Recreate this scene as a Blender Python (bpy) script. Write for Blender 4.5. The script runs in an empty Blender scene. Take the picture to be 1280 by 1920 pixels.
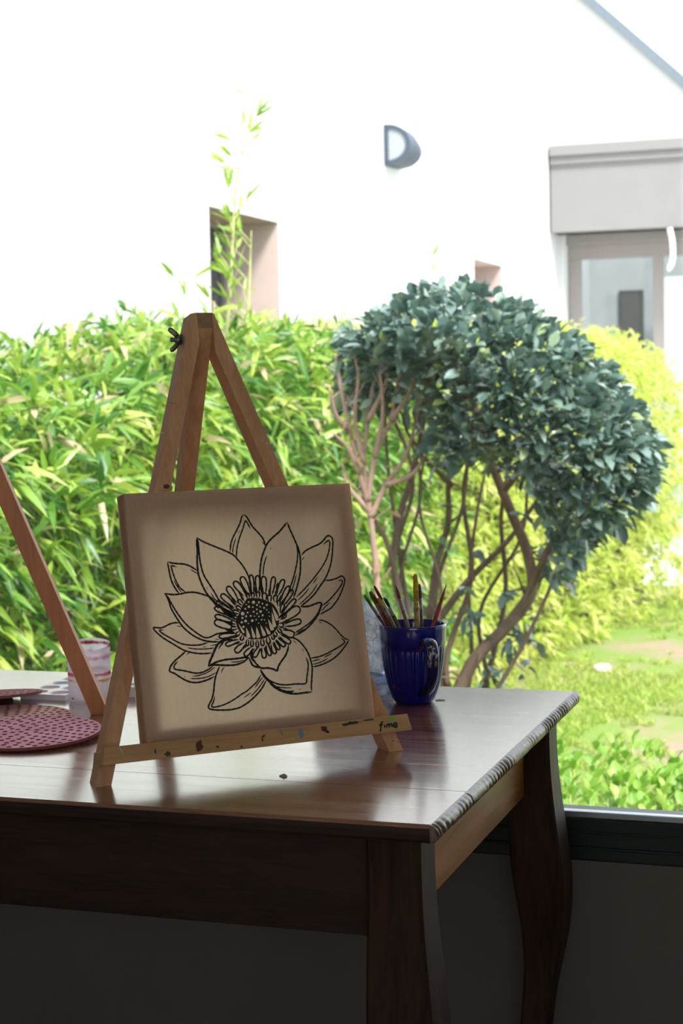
import bpy, bmesh, math, random
import numpy as np
from mathutils import Vector, Matrix, noise
from mathutils.geometry import delaunay_2d_cdt

random.seed(7)
RNG = np.random.default_rng(11)
SC = bpy.context.scene
COL = SC.collection

# ------------------------------------------------------------------ camera
CAM = Vector((0.4844, -1.7154, 1.2167))
cR = Vector((0.9481, 0.3173, -0.0201)); cU = Vector((-0.0043, 0.0762, 0.9971)); cF = Vector((-0.3179, 0.9453, -0.0736))
cam_d = bpy.data.cameras.new('camera')
cam_d.sensor_fit = 'VERTICAL'
cam_d.sensor_height = 36.0
cam_d.lens = 3200.0 / 1920.0 * 36.0
cam_d.clip_start = 0.05
cam_d.dof.use_dof = True
cam_d.dof.focus_distance = 2.15
cam_d.dof.aperture_fstop = 11.0
cam = bpy.data.objects.new('camera', cam_d)
COL.objects.link(cam)
cam.matrix_world = Matrix(((cR.x, cU.x, -cF.x, CAM.x), (cR.y, cU.y, -cF.y, CAM.y), (cR.z, cU.z, -cF.z, CAM.z), (0, 0, 0, 1)))
SC.camera = cam

# ------------------------------------------------------------------ world, sun, exposure
W = bpy.data.worlds.new('overcast_sky')
SC.world = W
W.use_nodes = True
bg = W.node_tree.nodes['Background']
bg.inputs['Color'].default_value = (0.88, 0.94, 1.0, 1)
bg.inputs['Strength'].default_value = 1.05
sun_d = bpy.data.lights.new('hazy_sun', 'SUN')
sun_d.energy = 2.6
sun_d.angle = math.radians(14)
sun_d.color = (1.0, 0.96, 0.88)
sun = bpy.data.objects.new('hazy_sun', sun_d)
COL.objects.link(sun)
sun.rotation_euler = Vector((0.47, -0.38, 0.80)).to_track_quat('Z', 'Y').to_euler()
SC.view_settings.view_transform = 'Standard'
SC.view_settings.look = 'None'
SC.view_settings.gamma = 1.0
SC.view_settings.use_curve_mapping = False
SC.view_settings.exposure = 1.5

# ------------------------------------------------------------------ helpers
def new_mat(name):
    m = bpy.data.materials.new(name); m.use_nodes = True
    nt = m.node_tree
    return m, nt, nt.nodes['Principled BSDF']

def node(nt, typ, **kw):
    n = nt.nodes.new(typ)
    for k, v in kw.items():
        if k in n.inputs.keys(): n.inputs[k].default_value = v
        else: setattr(n, k, v)
    return n

def plain(name, col, rough=0.6, metal=0.0, spec=0.5, var=0.06, scale=30.0, bump=0.0):
    m, nt, p = new_mat(name)
    p.inputs['Roughness'].default_value = rough
    p.inputs['Metallic'].default_value = metal
    p.inputs['Specular IOR Level'].default_value = spec
    tc = node(nt, 'ShaderNodeTexCoord')
    nz = node(nt, 'ShaderNodeTexNoise', Scale=scale, Detail=4.0)
    nt.links.new(tc.outputs['Object'], nz.inputs['Vector'])
    r = node(nt, 'ShaderNodeValToRGB')
    r.color_ramp.elements[0].position = 0.3; r.color_ramp.elements[1].position = 0.7
    r.color_ramp.elements[0].color = tuple(c * (1 - var) for c in col) + (1,)
    r.color_ramp.elements[1].color = tuple(min(1, c * (1 + var)) for c in col) + (1,)
    nt.links.new(nz.outputs['Fac'], r.inputs['Fac'])
    nt.links.new(r.outputs['Color'], p.inputs['Base Color'])
    if bump:
        b = node(nt, 'ShaderNodeBump', Strength=bump, Distance=0.002)
        nt.links.new(nz.outputs['Fac'], b.inputs['Height']); nt.links.new(b.outputs['Normal'], p.inputs['Normal'])
    return m

def wood(name, dark, light, scale=(1, 14, 14), rough=0.45, bump=0.15, spec=0.5, rough_var=0.1, ring=6.0, coat=0.0):
    """grain runs along the axis whose scale is smallest"""
    m, nt, p = new_mat(name)
    tc = node(nt, 'ShaderNodeTexCoord')
    mp = node(nt, 'ShaderNodeMapping'); mp.inputs['Scale'].default_value = scale
    nt.links.new(tc.outputs['Object'], mp.inputs['Vector'])
    n1 = node(nt, 'ShaderNodeTexNoise', Scale=2.2, Detail=5.0, Roughness=0.6, Distortion=0.6)
    nt.links.new(mp.outputs['Vector'], n1.inputs['Vector'])
    n2 = node(nt, 'ShaderNodeTexNoise', Scale=ring * 3, Detail=6.0, Roughness=0.7)
    nt.links.new(mp.outputs['Vector'], n2.inputs['Vector'])
    mx = node(nt, 'ShaderNodeMix'); mx.data_type = 'FLOAT'
    mx.inputs['Factor'].default_value = 0.45
    nt.links.new(n1.outputs['Fac'], mx.inputs[2]); nt.links.new(n2.outputs['Fac'], mx.inputs[3])
    r = node(nt, 'ShaderNodeValToRGB')
    r.color_ramp.elements[0].position = 0.36; r.color_ramp.elements[0].color = tuple(dark) + (1,)
    r.color_ramp.elements[1].position = 0.64; r.color_ramp.elements[1].color = tuple(light) + (1,)
    nt.links.new(mx.outputs[0], r.inputs['Fac'])
    nt.links.new(r.outputs['Color'], p.inputs['Base Color'])
    mr = node(nt, 'ShaderNodeMapRange')
    mr.inputs['From Min'].default_value = 0.3; mr.inputs['From Max'].default_value = 0.7
    mr.inputs['To Min'].default_value = rough - rough_var; mr.inputs['To Max'].default_value = rough + rough_var
    nt.links.new(mx.outputs[0], mr.inputs['Value']); nt.links.new(mr.outputs[0], p.inputs['Roughness'])
    p.inputs['Specular IOR Level'].default_value = spec
    if coat:
        p.inputs['Coat Weight'].default_value = coat; p.inputs['Coat Roughness'].default_value = 0.13
    b = node(nt, 'ShaderNodeBump', Strength=bump, Distance=0.0006)
    nt.links.new(n2.outputs['Fac'], b.inputs['Height']); nt.links.new(b.outputs['Normal'], p.inputs['Normal'])
    return m

class MB:
    """collects faces, builds ONE mesh object"""
    def __init__(self): self.v = []; self.f = []; self.mi = []; self.sm = []
    def add(self, vs, fs, mi=0, smooth=False):
        o = len(self.v); self.v += [tuple(x) for x in vs]
        for f in fs: self.f.append(tuple(i + o for i in f)); self.mi.append(mi); self.sm.append(smooth)
        return self
    def box(self, a, b, mi=0):
        (x0, y0, z0), (x1, y1, z1) = a, b
        return self.add([(x0,y0,z0),(x1,y0,z0),(x1,y1,z0),(x0,y1,z0),(x0,y0,z1),(x1,y0,z1),(x1,y1,z1),(x0,y1,z1)],
                        [(0,3,2,1),(4,5,6,7),(0,1,5,4),(1,2,6,5),(2,3,7,6),(3,0,4,7)], mi)
    def prism(self, pa, pb, mi=0):
        """two matching polygons (3-D), capped"""
        n = len(pa)
        return self.add(list(pa) + list(pb), [tuple(range(n))[::-1], tuple(range(n, 2 * n))] +
                        [(i, (i + 1) % n, (i + 1) % n + n, i + n) for i in range(n)], mi)
    def tube(self, pts, radii, seg=10, mi=0, smooth=True, flat=1.0, side=None):
        P = [Vector(p) for p in pts]; n = len(P)
        if not hasattr(radii, '__len__'): radii = [radii] * n
        vs = []; up = None
        for i in range(n):
            t = (P[min(i + 1, n - 1)] - P[max(i - 1, 0)]).normalized()
            if up is None:
                a = Vector(side) if side is not None else (Vector((0, 0, 1)) if abs(t.z) < 0.9 else Vector((1, 0, 0)))
                up = (a - t * a.dot(t)).normalized()
            else: up = (up - t * up.dot(t)).normalized()
            s = t.cross(up)
            for k in range(seg):
                a = 2 * math.pi * k / seg
                vs.append(P[i] + up * (math.cos(a) * radii[i]) + s * (math.sin(a) * radii[i] * flat))
        fs = [(i * seg + k, i * seg + (k + 1) % seg, (i + 1) * seg + (k + 1) % seg, (i + 1) * seg + k) for i in range(n - 1) for k in range(seg)]
        fs += [tuple(range(seg))[::-1], tuple((n - 1) * seg + k for k in range(seg))]
        return self.add(vs, fs, mi, smooth)
    def lathe(self, prof, seg=48, mi=0, c=(0, 0, 0), fn=None, smooth=True, cap=(False, False)):
        vs = []
        for r, z in prof:
            for k in range(seg):
                a = 2 * math.pi * k / seg
                rr = r if fn is None else fn(r, z, a)
                vs.append((c[0] + rr * math.cos(a), c[1] + rr * math.sin(a), c[2] + z))
        n = len(prof)
        fs = [(i * seg + k, i * seg + (k + 1) % seg, (i + 1) * seg + (k + 1) % seg, (i + 1) * seg + k) for i in range(n - 1) for k in range(seg)]
        if cap[0]: fs.append(tuple(range(seg))[::-1])
        if cap[1]: fs.append(tuple((n - 1) * seg + k for k in range(seg)))
        return self.add(vs, fs, mi, smooth)
    def build(self, name, mats, parent=None, bevel=0.0, seg=2, fix=True):
        me = bpy.data.meshes.new(name)
        me.from_pydata(self.v, [], self.f)
        for m in (mats if isinstance(mats, (list, tuple)) else [mats]): me.materials.append(m)
        me.polygons.foreach_set('material_index', self.mi)
        me.polygons.foreach_set('use_smooth', self.sm)
        if fix:
            bm = bmesh.new(); bm.from_mesh(me); bmesh.ops.recalc_face_normals(bm, faces=bm.faces); bm.to_mesh(me); bm.free()
        me.update()
        o = bpy.data.objects.new(name, me); COL.objects.link(o)
        if parent is not None: o.parent = parent
        if bevel:
            b = o.modifiers.new('bevel', 'BEVEL'); b.width = bevel; b.segments = seg; b.limit_method = 'ANGLE'; b.angle_limit = math.radians(40)
            b.harden_normals = False
        return o

def tag(o, label, cat, group=None, kind=None):
    if label: o['label'] = label
    if cat: o['category'] = cat
    if group: o['group'] = group
    if kind: o['kind'] = kind
    return o

def thing(name, label, cat, loc=(0, 0, 0), rz=0.0, group=None):
    o = bpy.data.objects.new(name, None); o.empty_display_size = 0.05
    COL.objects.link(o); o.location = loc; o.rotation_euler = (0, 0, rz)
    return tag(o, label, cat, group)

def struct(o, label=None):
    o['kind'] = 'structure'
    if label: o['label'] = label
    return o

def catmull(pts, step):
    P = [np.array(p, float) for p in pts]
    if len(P) == 2:
        n = max(2, int(np.linalg.norm(P[1] - P[0]) / step))
        return [P[0] + (P[1] - P[0]) * t for t in np.linspace(0, 1, n + 1)]
    Q = [2 * P[0] - P[1]] + P + [2 * P[-1] - P[-2]]
    out = []
    for i in range(1, len(Q) - 2):
        a, b, c, d = Q[i - 1:i + 3]
        n = max(2, int(np.linalg.norm(c - b) / step))
        for k in range(n):
            t = k / n
            out.append(0.5 * (2 * b + (c - a) * t + (2 * a - 5 * b + 4 * c - d) * t * t + (3 * b - a - 3 * c + d) * t ** 3))
    out.append(P[-1])
    return out

# ------------------------------------------------------------------ materials of the setting
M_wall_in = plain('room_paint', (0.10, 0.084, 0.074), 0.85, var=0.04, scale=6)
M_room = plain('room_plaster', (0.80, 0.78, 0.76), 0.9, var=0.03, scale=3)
M_floor = wood('floor_boards', (0.30, 0.22, 0.16), (0.45, 0.34, 0.25), scale=(8, 0.8, 8), rough=0.5)
M_frame = plain('green_black_aluminium', (0.005, 0.009, 0.008), 0.38, var=0.1, spec=0.4)
M_frame_edge = plain('bare_aluminium_bead', (0.42, 0.46, 0.50), 0.3, metal=0.8)
M_white = plain('white_render', (0.60, 0.60, 0.60), 0.9, var=0.012, scale=9, bump=0.15)
M_reveal = plain('pinkish_render', (0.62, 0.49, 0.455), 0.9, var=0.03, scale=12)
M_grey_r = plain('grey_render', (0.245, 0.235, 0.24), 0.9, var=0.02, scale=5, bump=0.1)
M_taupe = plain('taupe_frame_paint', (0.28, 0.25, 0.24), 0.6)
M_slate = plain('dark_verge', (0.15, 0.18, 0.22), 0.6)
M_dirt = None

def glass_mat(name, tint=(1, 1, 1), refl=1.0):
    m = bpy.data.materials.new(name); m.use_nodes = True; nt = m.node_tree
    for n in list(nt.nodes): nt.nodes.remove(n)
    out = node(nt, 'ShaderNodeOutputMaterial'); mix = node(nt, 'ShaderNodeMixShader')
    tr = node(nt, 'ShaderNodeBsdfTransparent'); gl = node(nt, 'ShaderNodeBsdfGlossy')
    tr.inputs['Color'].default_value = tuple(tint) + (1,); gl.inputs['Roughness'].default_value = 0.02
    fr = node(nt, 'ShaderNodeFresnel'); fr.inputs['IOR'].default_value = 1.45
    ml = node(nt, 'ShaderNodeMath', operation='MULTIPLY'); ml.inputs[1].default_value = refl
    nt.links.new(fr.outputs[0], ml.inputs[0]); nt.links.new(ml.outputs[0], mix.inputs['Fac'])
    nt.links.new(tr.outputs[0], mix.inputs[1]); nt.links.new(gl.outputs[0], mix.inputs[2]); nt.links.new(mix.outputs[0], out.inputs['Surface'])
    return m
M_glass = glass_mat('window_glass', (0.985, 0.995, 0.99), 0.8)

# ------------------------------------------------------------------ the room (dark, lit through its window and an added fill window)
WX0, WX1, WZ0, WZ1 = -2.3, 1.9, 0.481, 2.35       # window opening
RX0, RX1, RY0, RY1, RZ1 = -3.2, 2.8, -4.2, 0.845, 2.5
mb = MB()
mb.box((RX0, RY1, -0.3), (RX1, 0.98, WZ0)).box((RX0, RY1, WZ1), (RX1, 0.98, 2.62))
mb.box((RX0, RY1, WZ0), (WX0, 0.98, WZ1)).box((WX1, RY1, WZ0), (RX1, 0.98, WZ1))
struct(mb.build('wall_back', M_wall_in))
struct(MB().box((RX0, RY0, -0.12), (RX1, RY1, 0)).build('floor', M_floor))
struct(MB().box((RX0, RY0, RZ1), (RX1, RY1, RZ1 + 0.12)).build('ceiling', M_room))
struct(MB().box((RX0 - 0.12, RY0, 0), (RX0, RY1, RZ1)).build('wall_left', M_room))
struct(MB().box((RX1, RY0, 0), (RX1 + 0.12, RY1, RZ1)).build('wall_right', M_room))
FX0, FX1, FZ0, FZ1 = -0.55, 2.7, 0.9, 2.42
mb = MB(); a, b = RX0 - 0.12, RX1 + 0.12
mb.box((a, RY0 - 0.12, 0), (b, RY0, FZ0)).box((a, RY0 - 0.12, FZ1), (b, RY0, RZ1)).box((a, RY0 - 0.12, FZ0), (FX0, RY0, FZ1)).box((FX1, RY0 - 0.12, FZ0), (b, RY0, FZ1))
struct(mb.build('wall_front', M_room))
w = thing('window_4', None, None); w['kind'] = 'structure'  # unseen window added behind the camera to brighten the room
mb = MB(); mb.box((FX0, RY0 - 0.09, FZ0), (FX1, RY0 - 0.03, FZ0 + 0.05)).box((FX0, RY0 - 0.09, FZ1 - 0.05), (FX1, RY0 - 0.03, FZ1))
for x in (FX0, 1.05, FX1 - 0.05): mb.box((x, RY0 - 0.09, FZ0 + 0.05), (x + 0.05, RY0 - 0.03, FZ1 - 0.05))
mb.build('window_frame', M_frame, w)
MB().box((FX0 + 0.05, RY0 - 0.062, FZ0 + 0.05), (FX1 - 0.05, RY0 - 0.056, FZ1 - 0.05)).build('window_pane', M_glass, w)

win = thing('window_1', None, None, (0, 0, 0)); win['kind'] = 'structure'
mb = MB()
mb.box((WX0, 0.846, WZ0), (WX1, 0.93, 0.546))                     # bottom rail
mb.box((WX0, 0.842, 0.499), (WX1, 0.8465, 0.503)); mb.box((WX0, 0.842, 0.524), (WX1, 0.8465, 0.527))
mb.box((WX0, 0.846, WZ1 - 0.05), (WX1, 0.93, WZ1))
mb.box((WX0, 0.846, 0.546), (WX0 + 0.05, 0.93, WZ1 - 0.05)); mb.box((WX1 - 0.05, 0.846, 0.546), (WX1, 0.93, WZ1 - 0.05))
mb.build('window_frame', M_frame, win, bevel=0.0015)
MB().box((WX0 + 0.05, 0.849, 0.546), (WX1 - 0.05, 0.866, 0.5565)).build('glazing_bead', M_frame_edge, win, bevel=0.002)
MB().box((WX0 + 0.05, 0.876, 0.5462), (WX1 - 0.05, 0.882, WZ1 - 0.05)).build('window_pane', M_glass, win)

# ------------------------------------------------------------------ outdoors: ground and buildings
def ground_mat():
    m, nt, p = new_mat('lawn_ground')
    tc = node(nt, 'ShaderNodeTexCoord')
    n1 = node(nt, 'ShaderNodeTexNoise', Scale=0.9, Detail=5.0, Roughness=0.6); nt.links.new(tc.outputs['Object'], n1.inputs['Vector'])
    n2 = node(nt, 'ShaderNodeTexNoise', Scale=40.0, Detail=3.0); nt.links.new(tc.outputs['Object'], n2.inputs['Vector'])
    r = node(nt, 'ShaderNodeValToRGB'); e = r.color_ramp.elements
    e[0].position = 0.40; e[0].color = (0.36, 0.27, 0.19, 1); e[1].position = 0.55; e[1].color = (0.20, 0.30, 0.05, 1)
    nt.links.new(n1.outputs['Fac'], r.inputs['Fac'])
    mx = node(nt, 'ShaderNodeMix'); mx.data_type = 'RGBA'; mx.blend_type = 'MULTIPLY'; mx.inputs[0].default_value = 0.5
    nt.links.new(r.outputs['Color'], mx.inputs[6]); nt.links.new(n2.outputs['Color'], mx.inputs[7])
    nt.links.new(mx.outputs[2], p.inputs['Base Color']); p.inputs['Roughness'].default_value = 0.95
    return m
M_dirt = ground_mat()
GZ = -0.907
WXL = -4.282            # face of the neighbour's side wall
struct(MB().box((-9, -14, GZ - 0.1), (9, 15.946, GZ)).build('lawn', M_dirt))
struct(MB().box((WXL, 15.946, GZ - 0.1), (8, 21.826, GZ + 0.01)).build('path', plain('pale_concrete', (0.62, 0.60, 0.58), 0.9, scale=8)))

def wall_with_holes(x, y0, y1, z0, z1, holes):
    """wall in the plane X = x, outer face towards +X, with deep rectangular recesses"""
    mb = MB(); D = 0.448
    ys = sorted({y0, y1} | {h[0] for h in holes} | {h[1] for h in holes}); zs = sorted({z0, z1} | {h[2] for h in holes} | {h[3] for h in holes})
    for a, b in zip(ys[:-1], ys[1:]):
        for c, d in zip(zs[:-1], zs[1:]):
            if any(h[0] <= a and b <= h[1] and h[2] <= c and d <= h[3] for h in holes): continue
            mb.add([(x, a, c), (x, b, c), (x, b, d), (x, a, d)], [(0, 1, 2, 3)], 0)
    for a, b, c, d in holes:
        X = x - D
        mb.add([(x, a, c), (x, b, c), (x, b, d), (x, a, d), (X, a, c), (X, b, c), (X, b, d), (X, a, d)],
               [(0, 4, 5, 1), (1, 5, 6, 2), (2, 6, 7, 3), (3, 7, 4, 0)], 1)
    mb.add([(x - 0.6, y0, z0), (x - 0.6, y1, z0), (x - 0.6, y1, z1), (x - 0.6, y0, z1)], [(0, 1, 2, 3)], 0)
    mb.add([(x, y0, z1), (x, y1, z1), (x - 0.6, y1, z1), (x - 0.6, y0, z1)], [(0, 1, 2, 3)], 0)
    mb.add([(x, y0, z0), (x, y0, z1), (x - 0.6, y0, z1), (x - 0.6, y0, z0)], [(0, 1, 2, 3)], 0)
    return mb
RECS = [(9.632, 11.032, 0.35, 2.514), (17.374, 18.774, 0.35, 2.635)]
struct(wall_with_holes(WXL, 2.646, 21.826, GZ - 0.1, 8.193, RECS).build('wall_courtyard', [M_white, M_reveal], fix=False),
       'white rendered wall of the neighbouring building with two deep window recesses')
M_pane_dark = plain('dark_window_pane', (0.05, 0.055, 0.075), 0.12, spec=0.6)
for i, (a, b, c, d) in enumerate(RECS):
    w = thing('window_%d' % (i + 2), None, None); w['kind'] = 'structure'
    MB().box((WXL - 0.50, a + 0.04, c + 0.04), (WXL - 0.48, b - 0.04, d - 0.04)).build('window_pane', M_pane_dark, w)
    f = MB(); f.box((WXL - 0.52, a, c), (WXL - 0.45, a + 0.04, d)).box((WXL - 0.52, b - 0.04, c), (WXL - 0.45, b, d)).box((WXL - 0.52, a + 0.04, d - 0.04), (WXL - 0.45, b - 0.04, d)).box((WXL - 0.52, a + 0.04, c), (WXL - 0.45, b - 0.04, c + 0.04))
    f.build('window_frame', M_taupe, w)

# gable that closes the courtyard, with the grey lintel and the glazed opening under it
GY = 21.826
mb = MB()
ridge = lambda x: 6.424 - (x + 3.862) * 0.943
OX0, OX1, OZ1 = -4.261, 1.5, 3.257
def wallY(x0, x1, z0, z1a, z1b): mb.prism([(x0, GY, z0), (x1, GY, z0), (x1, GY, z1b), (x0, GY, z1a)], [(x0, GY + 0.3, z0), (x1, GY + 0.3, z0), (x1, GY + 0.3, z1b), (x0, GY + 0.3, z1a)])
wallY(-4.814, OX0, GZ, ridge(-4.814), ridge(OX0))
wallY(OX0, -0.194, OZ1, ridge(OX0), max(OZ1 + 0.01, ridge(-0.194)))
struct(mb.build('wall_gable', M_white), 'white gable end wall with a sloping roof edge')
n = Vector((0.943, 0, 1)).normalized()
a, b = Vector((-4.814, GY - 0.08, ridge(-4.814))), Vector((-0.614, GY - 0.08, ridge(-0.614)))
o = MB().prism([a, b, b + n * 0.119, a + n * 0.119], [p + Vector((0, 0.5, 0)) for p in (a, b, b + n * 0.119, a + n * 0.119)]).build('trim_1', M_slate)
struct(o, 'dark sloping verge along the top of the gable')
mb = MB()
mb.box((OX0, GY - 0.16, OZ1), (2.7, GY + 0.3, 4.133))
mb.box((OX0, GY - 0.20, 4.175), (2.7, GY + 0.3, 4.252)); mb.box((OX0, GY - 0.17, 4.133), (2.7, GY + 0.3, 4.175))
mb.box((OX0, GY - 0.24, 4.287), (2.7, GY + 0.3, 4.43)); mb.box((OX0, GY - 0.20, 4.252), (2.7, GY + 0.3, 4.287))
struct(mb.build('trim_2', M_grey_r, bevel=0.006), 'grey moulded lintel band over the glazed opening')
d = thing('door_1', None, None); d['kind'] = 'structure'
FY = GY + 0.58
mb = MB()
for x0, x1 in ((-4.156, -3.988), (-2.98, -2.833), (-1.734, -1.594)): mb.box((x0, FY, GZ), (x1, FY + 0.08, 2.929))
mb.box((-4.184, FY - 0.02, 2.929), (1.5, FY + 0.1, 3.125)); mb.box((-4.184, FY - 0.16, 3.125), (1.5, FY + 0.1, 3.321))
mb.build('door_frame', M_taupe, d, bevel=0.004)
for x0, x1 in ((-3.988, -2.98), (-2.833, -1.734)): MB().box((x0, FY + 0.03, GZ + 0.05), (x1, FY + 0.04, 2.929)).build('door_pane', M_glass, d)
mb = MB(); mb.box((-4.324, GY + 0.3, GZ), (-4.17, FY + 0.1, 3.321)); struct(mb.build('trim_3', M_white), 'white side reveal of the glazed opening')
# the pale room behind that glazing
mb = MB(); mb.box((-4.534, 25.326, GZ), (2.0, 25.466, 3.993)); mb.box((-4.534, FY + 0.12, GZ), (-4.394, 25.326, 3.993))
struct(mb.build('wall_beyond', plain('pale_grey_paint', (0.28, 0.30, 0.32), 0.9, scale=2)), 'pale grey room wall seen through the far glazing')
struct(MB().box((-4.534, FY + 0.12, GZ - 0.1), (2.0, 25.466, GZ)).build('floor_beyond', plain('pale_floor', (0.5, 0.5, 0.5), 0.6)))
struct(MB().box((-3.162, 24.486, GZ), (1.0, 24.906, 2.761)).build('wall_partition', plain('white_partition_paint', (0.62, 0.64, 0.63), 0.9)), 'white partition seen through the right far glazing')
DP = thing('notice_board', 'dark framed board on the pale wall behind the far glazing', 'board', (-3.736, 25.326 - 0.001, 2.173))
MB().box((-0.165, -0.02, -1.0), (0.165, 0.0, 0.42)).build('panel', plain('dark_board', (0.03, 0.028, 0.03), 0.6), DP)
f = MB(); f.box((-0.19, -0.03, -1.03), (-0.165, 0, 0.45)).box((0.165, -0.03, -1.03), (0.19, 0, 0.45)).box((-0.165, -0.03, 0.42), (0.165, 0, 0.45)).box((-0.165, -0.03, -1.03), (0.165, 0, -1.0))
f.build('frame', plain('black_frame', (0.015, 0.015, 0.016), 0.5), DP)
# thin white drooping strap under the lintel
mb = MB(); cr = catmull([(-2.63, 21.546, 3.237), (-2.595, 21.546, 3.041), (-2.595, 21.546, 2.817), (-2.651, 21.546, 2.663)], 0.03)
mb.tube(cr, [0.036] * (len(cr) - 2) + [0.026, 0.014], 8, flat=0.35)
tag(mb.build('wall_bracket', plain('white_plastic', (0.8, 0.8, 0.8), 0.5)), 'thin white bracket hanging under the grey lintel', 'bracket')

# bulkhead lamp on the courtyard wall
L = thing('wall_lamp', 'dark blue grey half-round bulkhead lamp high on the white wall', 'lamp', (WXL, 13.93, 3.482))
def dprof(r, h, n=18, inset=0.0):
    pts = [(0.0 + inset, -h + inset), (0.035, -h + inset)]
    for k in range(n + 1):
        a = -math.pi / 2 + math.pi * k / n
        pts.append((0.035 + (r - 0.035 - inset) * math.cos(a), (h - inset) * math.sin(a)))
    pts += [(0.035, h - inset), (0.0 + inset, h - inset)]
    return pts
ML = plain('blue_grey_casting', (0.06, 0.08, 0.12), 0.55, scale=90, var=0.2)
oa = dprof(0.259, 0.189); ob = dprof(0.231, 0.147)
mb = MB()
A = [(x, 0, z) for x, z in oa]; B = [(x, 0.28, z * 0.98) for x, z in oa]; Cc = [(x * 0.9, 0.50, z * 0.82 - 0.016) for x, z in oa]; ins = [(x, 0, z) for x, z in dprof(0.259, 0.189, inset=0.042)]; ins2 = [(x, 0.02, z) for x, z in dprof(0.259, 0.189, inset=0.042)]
n = len(A)
mb.add(A + B + Cc + ins + ins2, [(i, (i+1) % n, (i+1) % n + n, i + n) for i in range(n)] + [(i + n, (i+1) % n + n, (i+1) % n + 2*n, i + 2*n) for i in range(n)] +
       [tuple(range(2*n, 3*n))] + [(i, (i+1) % n, (i+1) % n + 3*n, i + 3*n) for i in range(n)] + [(i + 3*n, (i+1) % n + 3*n, (i+1) % n + 4*n, i + 4*n) for i in range(n)])
mb.build('housing', ML, L)
i3 = [(x, 0.012, z) for x, z in dprof(0.259, 0.189, inset=0.0425)]; i4 = [(x, 0.03, z) for x, z in dprof(0.259, 0.189, inset=0.0425)]
MB().prism(i3, i4).build('diffuser', plain('opal_diffuser', (0.36, 0.38, 0.42), 0.3), L)

# ------------------------------------------------------------------ table
M_top = wood('varnished_table_top', (0.10, 0.032, 0.018), (0.32, 0.125, 0.075), scale=(0.9, 18, 18), rough=0.20, bump=0.20, rough_var=0.13, spec=1.0, coat=0.6)
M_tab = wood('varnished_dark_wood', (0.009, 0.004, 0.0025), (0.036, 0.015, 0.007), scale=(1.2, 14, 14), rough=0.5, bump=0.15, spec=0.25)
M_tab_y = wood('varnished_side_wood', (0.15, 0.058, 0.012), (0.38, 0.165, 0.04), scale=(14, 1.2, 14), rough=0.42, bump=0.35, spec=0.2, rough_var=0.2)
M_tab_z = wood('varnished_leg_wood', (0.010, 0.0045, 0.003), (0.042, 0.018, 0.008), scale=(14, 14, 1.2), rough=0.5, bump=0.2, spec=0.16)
M_edge = wood('worn_edge_wood', (0.07, 0.036, 0.03), (0.19, 0.115, 0.098), scale=(18, 6, 18), rough=0.36, bump=0.5, spec=0.7)
TW, TD, TZ = 1.55, 0.815, 0.75
T = thing('wooden_table', 'dark varnished wooden table with curved legs standing against the window', 'table', (0, 0, 0))
mb = MB()
def front_prof(y0, sgn):      # softly rounded long edge
    return [(y0 + sgn * 0.004, TZ - 0.0205), (y0 + sgn * 0.0005, TZ - 0.017), (y0, TZ - 0.010), (y0 + sgn * 0.001, TZ - 0.004), (y0 + sgn * 0.004, TZ)]
def board(y0, y1, r0, r1):
    pr = (front_prof(y0, 1) if r0 else [(y0, TZ - 0.0205), (y0, TZ - 0.0004), (y0 + 0.0004, TZ)])
    pl = (front_prof(y1, -1)[::-1] if r1 else [(y1 - 0.0004, TZ), (y1, TZ - 0.0004), (y1, TZ - 0.0205)])
    P = pr + pl
    k0 = len(mb.f); mb.prism([(-TW, y, z) for y, z in P], [(-0.001, y, z) for y, z in P])
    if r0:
        for i in range(3): mb.mi[k0 + 2 + i] = 1  # shade on the front edge is put in as the darker wood colour
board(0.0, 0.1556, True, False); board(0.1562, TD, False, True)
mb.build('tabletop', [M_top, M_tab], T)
# the carved and worn right edge
mb = MB(); NY, NA = 620, 14
vs = []
for i in range(NY + 1):
    y = TD * i / NY
    for k in range(NA + 1):
        a = math.pi / 2 - math.pi * k / NA
        yy = y + 0.009 * math.sin(a) + 0.006 * noise.noise((y * 20, 0, 0))
        groove = 0.5 + 0.5 * math.sin(2 * math.pi * yy / 0.0145 + 5.0 * noise.noise((yy * 11, 0.3, 0.1)) + 2.5 * noise.noise((yy * 37, 3.3, 0.1)))
        amp = 0.0034 * max(0.0, min(1.0, 0.50 + 1.6 * noise.noise((yy * 13, 1.7, 0))))
        d = -amp * groove ** 1.5 + 0.0007 * noise.noise((yy * 120, a * 2.2, 5))
        if abs(yy - 0.156) < 0.0012: d -= 0.002
        c, s = max(0, math.cos(a)), math.sin(a)
        e = min(1, 1.4 * c)
        vs.append((-0.001 + (0.0085 + d) * c ** 0.8, y, TZ - 0.01025 + (0.01025 + d * e) * s))
fs = [(i * (NA + 1) + k, i * (NA + 1) + k + 1, (i + 1) * (NA + 1) + k + 1, (i + 1) * (NA + 1) + k) for i in range(NY) for k in range(NA)]
fs += [tuple(range(NA + 1)), tuple(NY * (NA + 1) + k for k in range(NA + 1))[::-1]]
mb.add(vs, fs, 0, True)
mb.sm[-1] = mb.sm[-2] = False
tag(mb.build('edge_moulding', M_edge, T), 'worn edge carved with slanting gouges', None)
AZ0, AZ1 = 0.606, TZ - 0.0205
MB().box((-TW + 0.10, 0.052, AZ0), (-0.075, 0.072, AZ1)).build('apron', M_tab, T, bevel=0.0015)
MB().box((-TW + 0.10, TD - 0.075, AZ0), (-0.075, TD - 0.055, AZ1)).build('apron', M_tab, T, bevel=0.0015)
MB().box((-0.080, 0.090, AZ0), (-0.060, TD - 0.09, AZ1)).build('apron', M_tab_y, T, bevel=0.0015)
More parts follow.
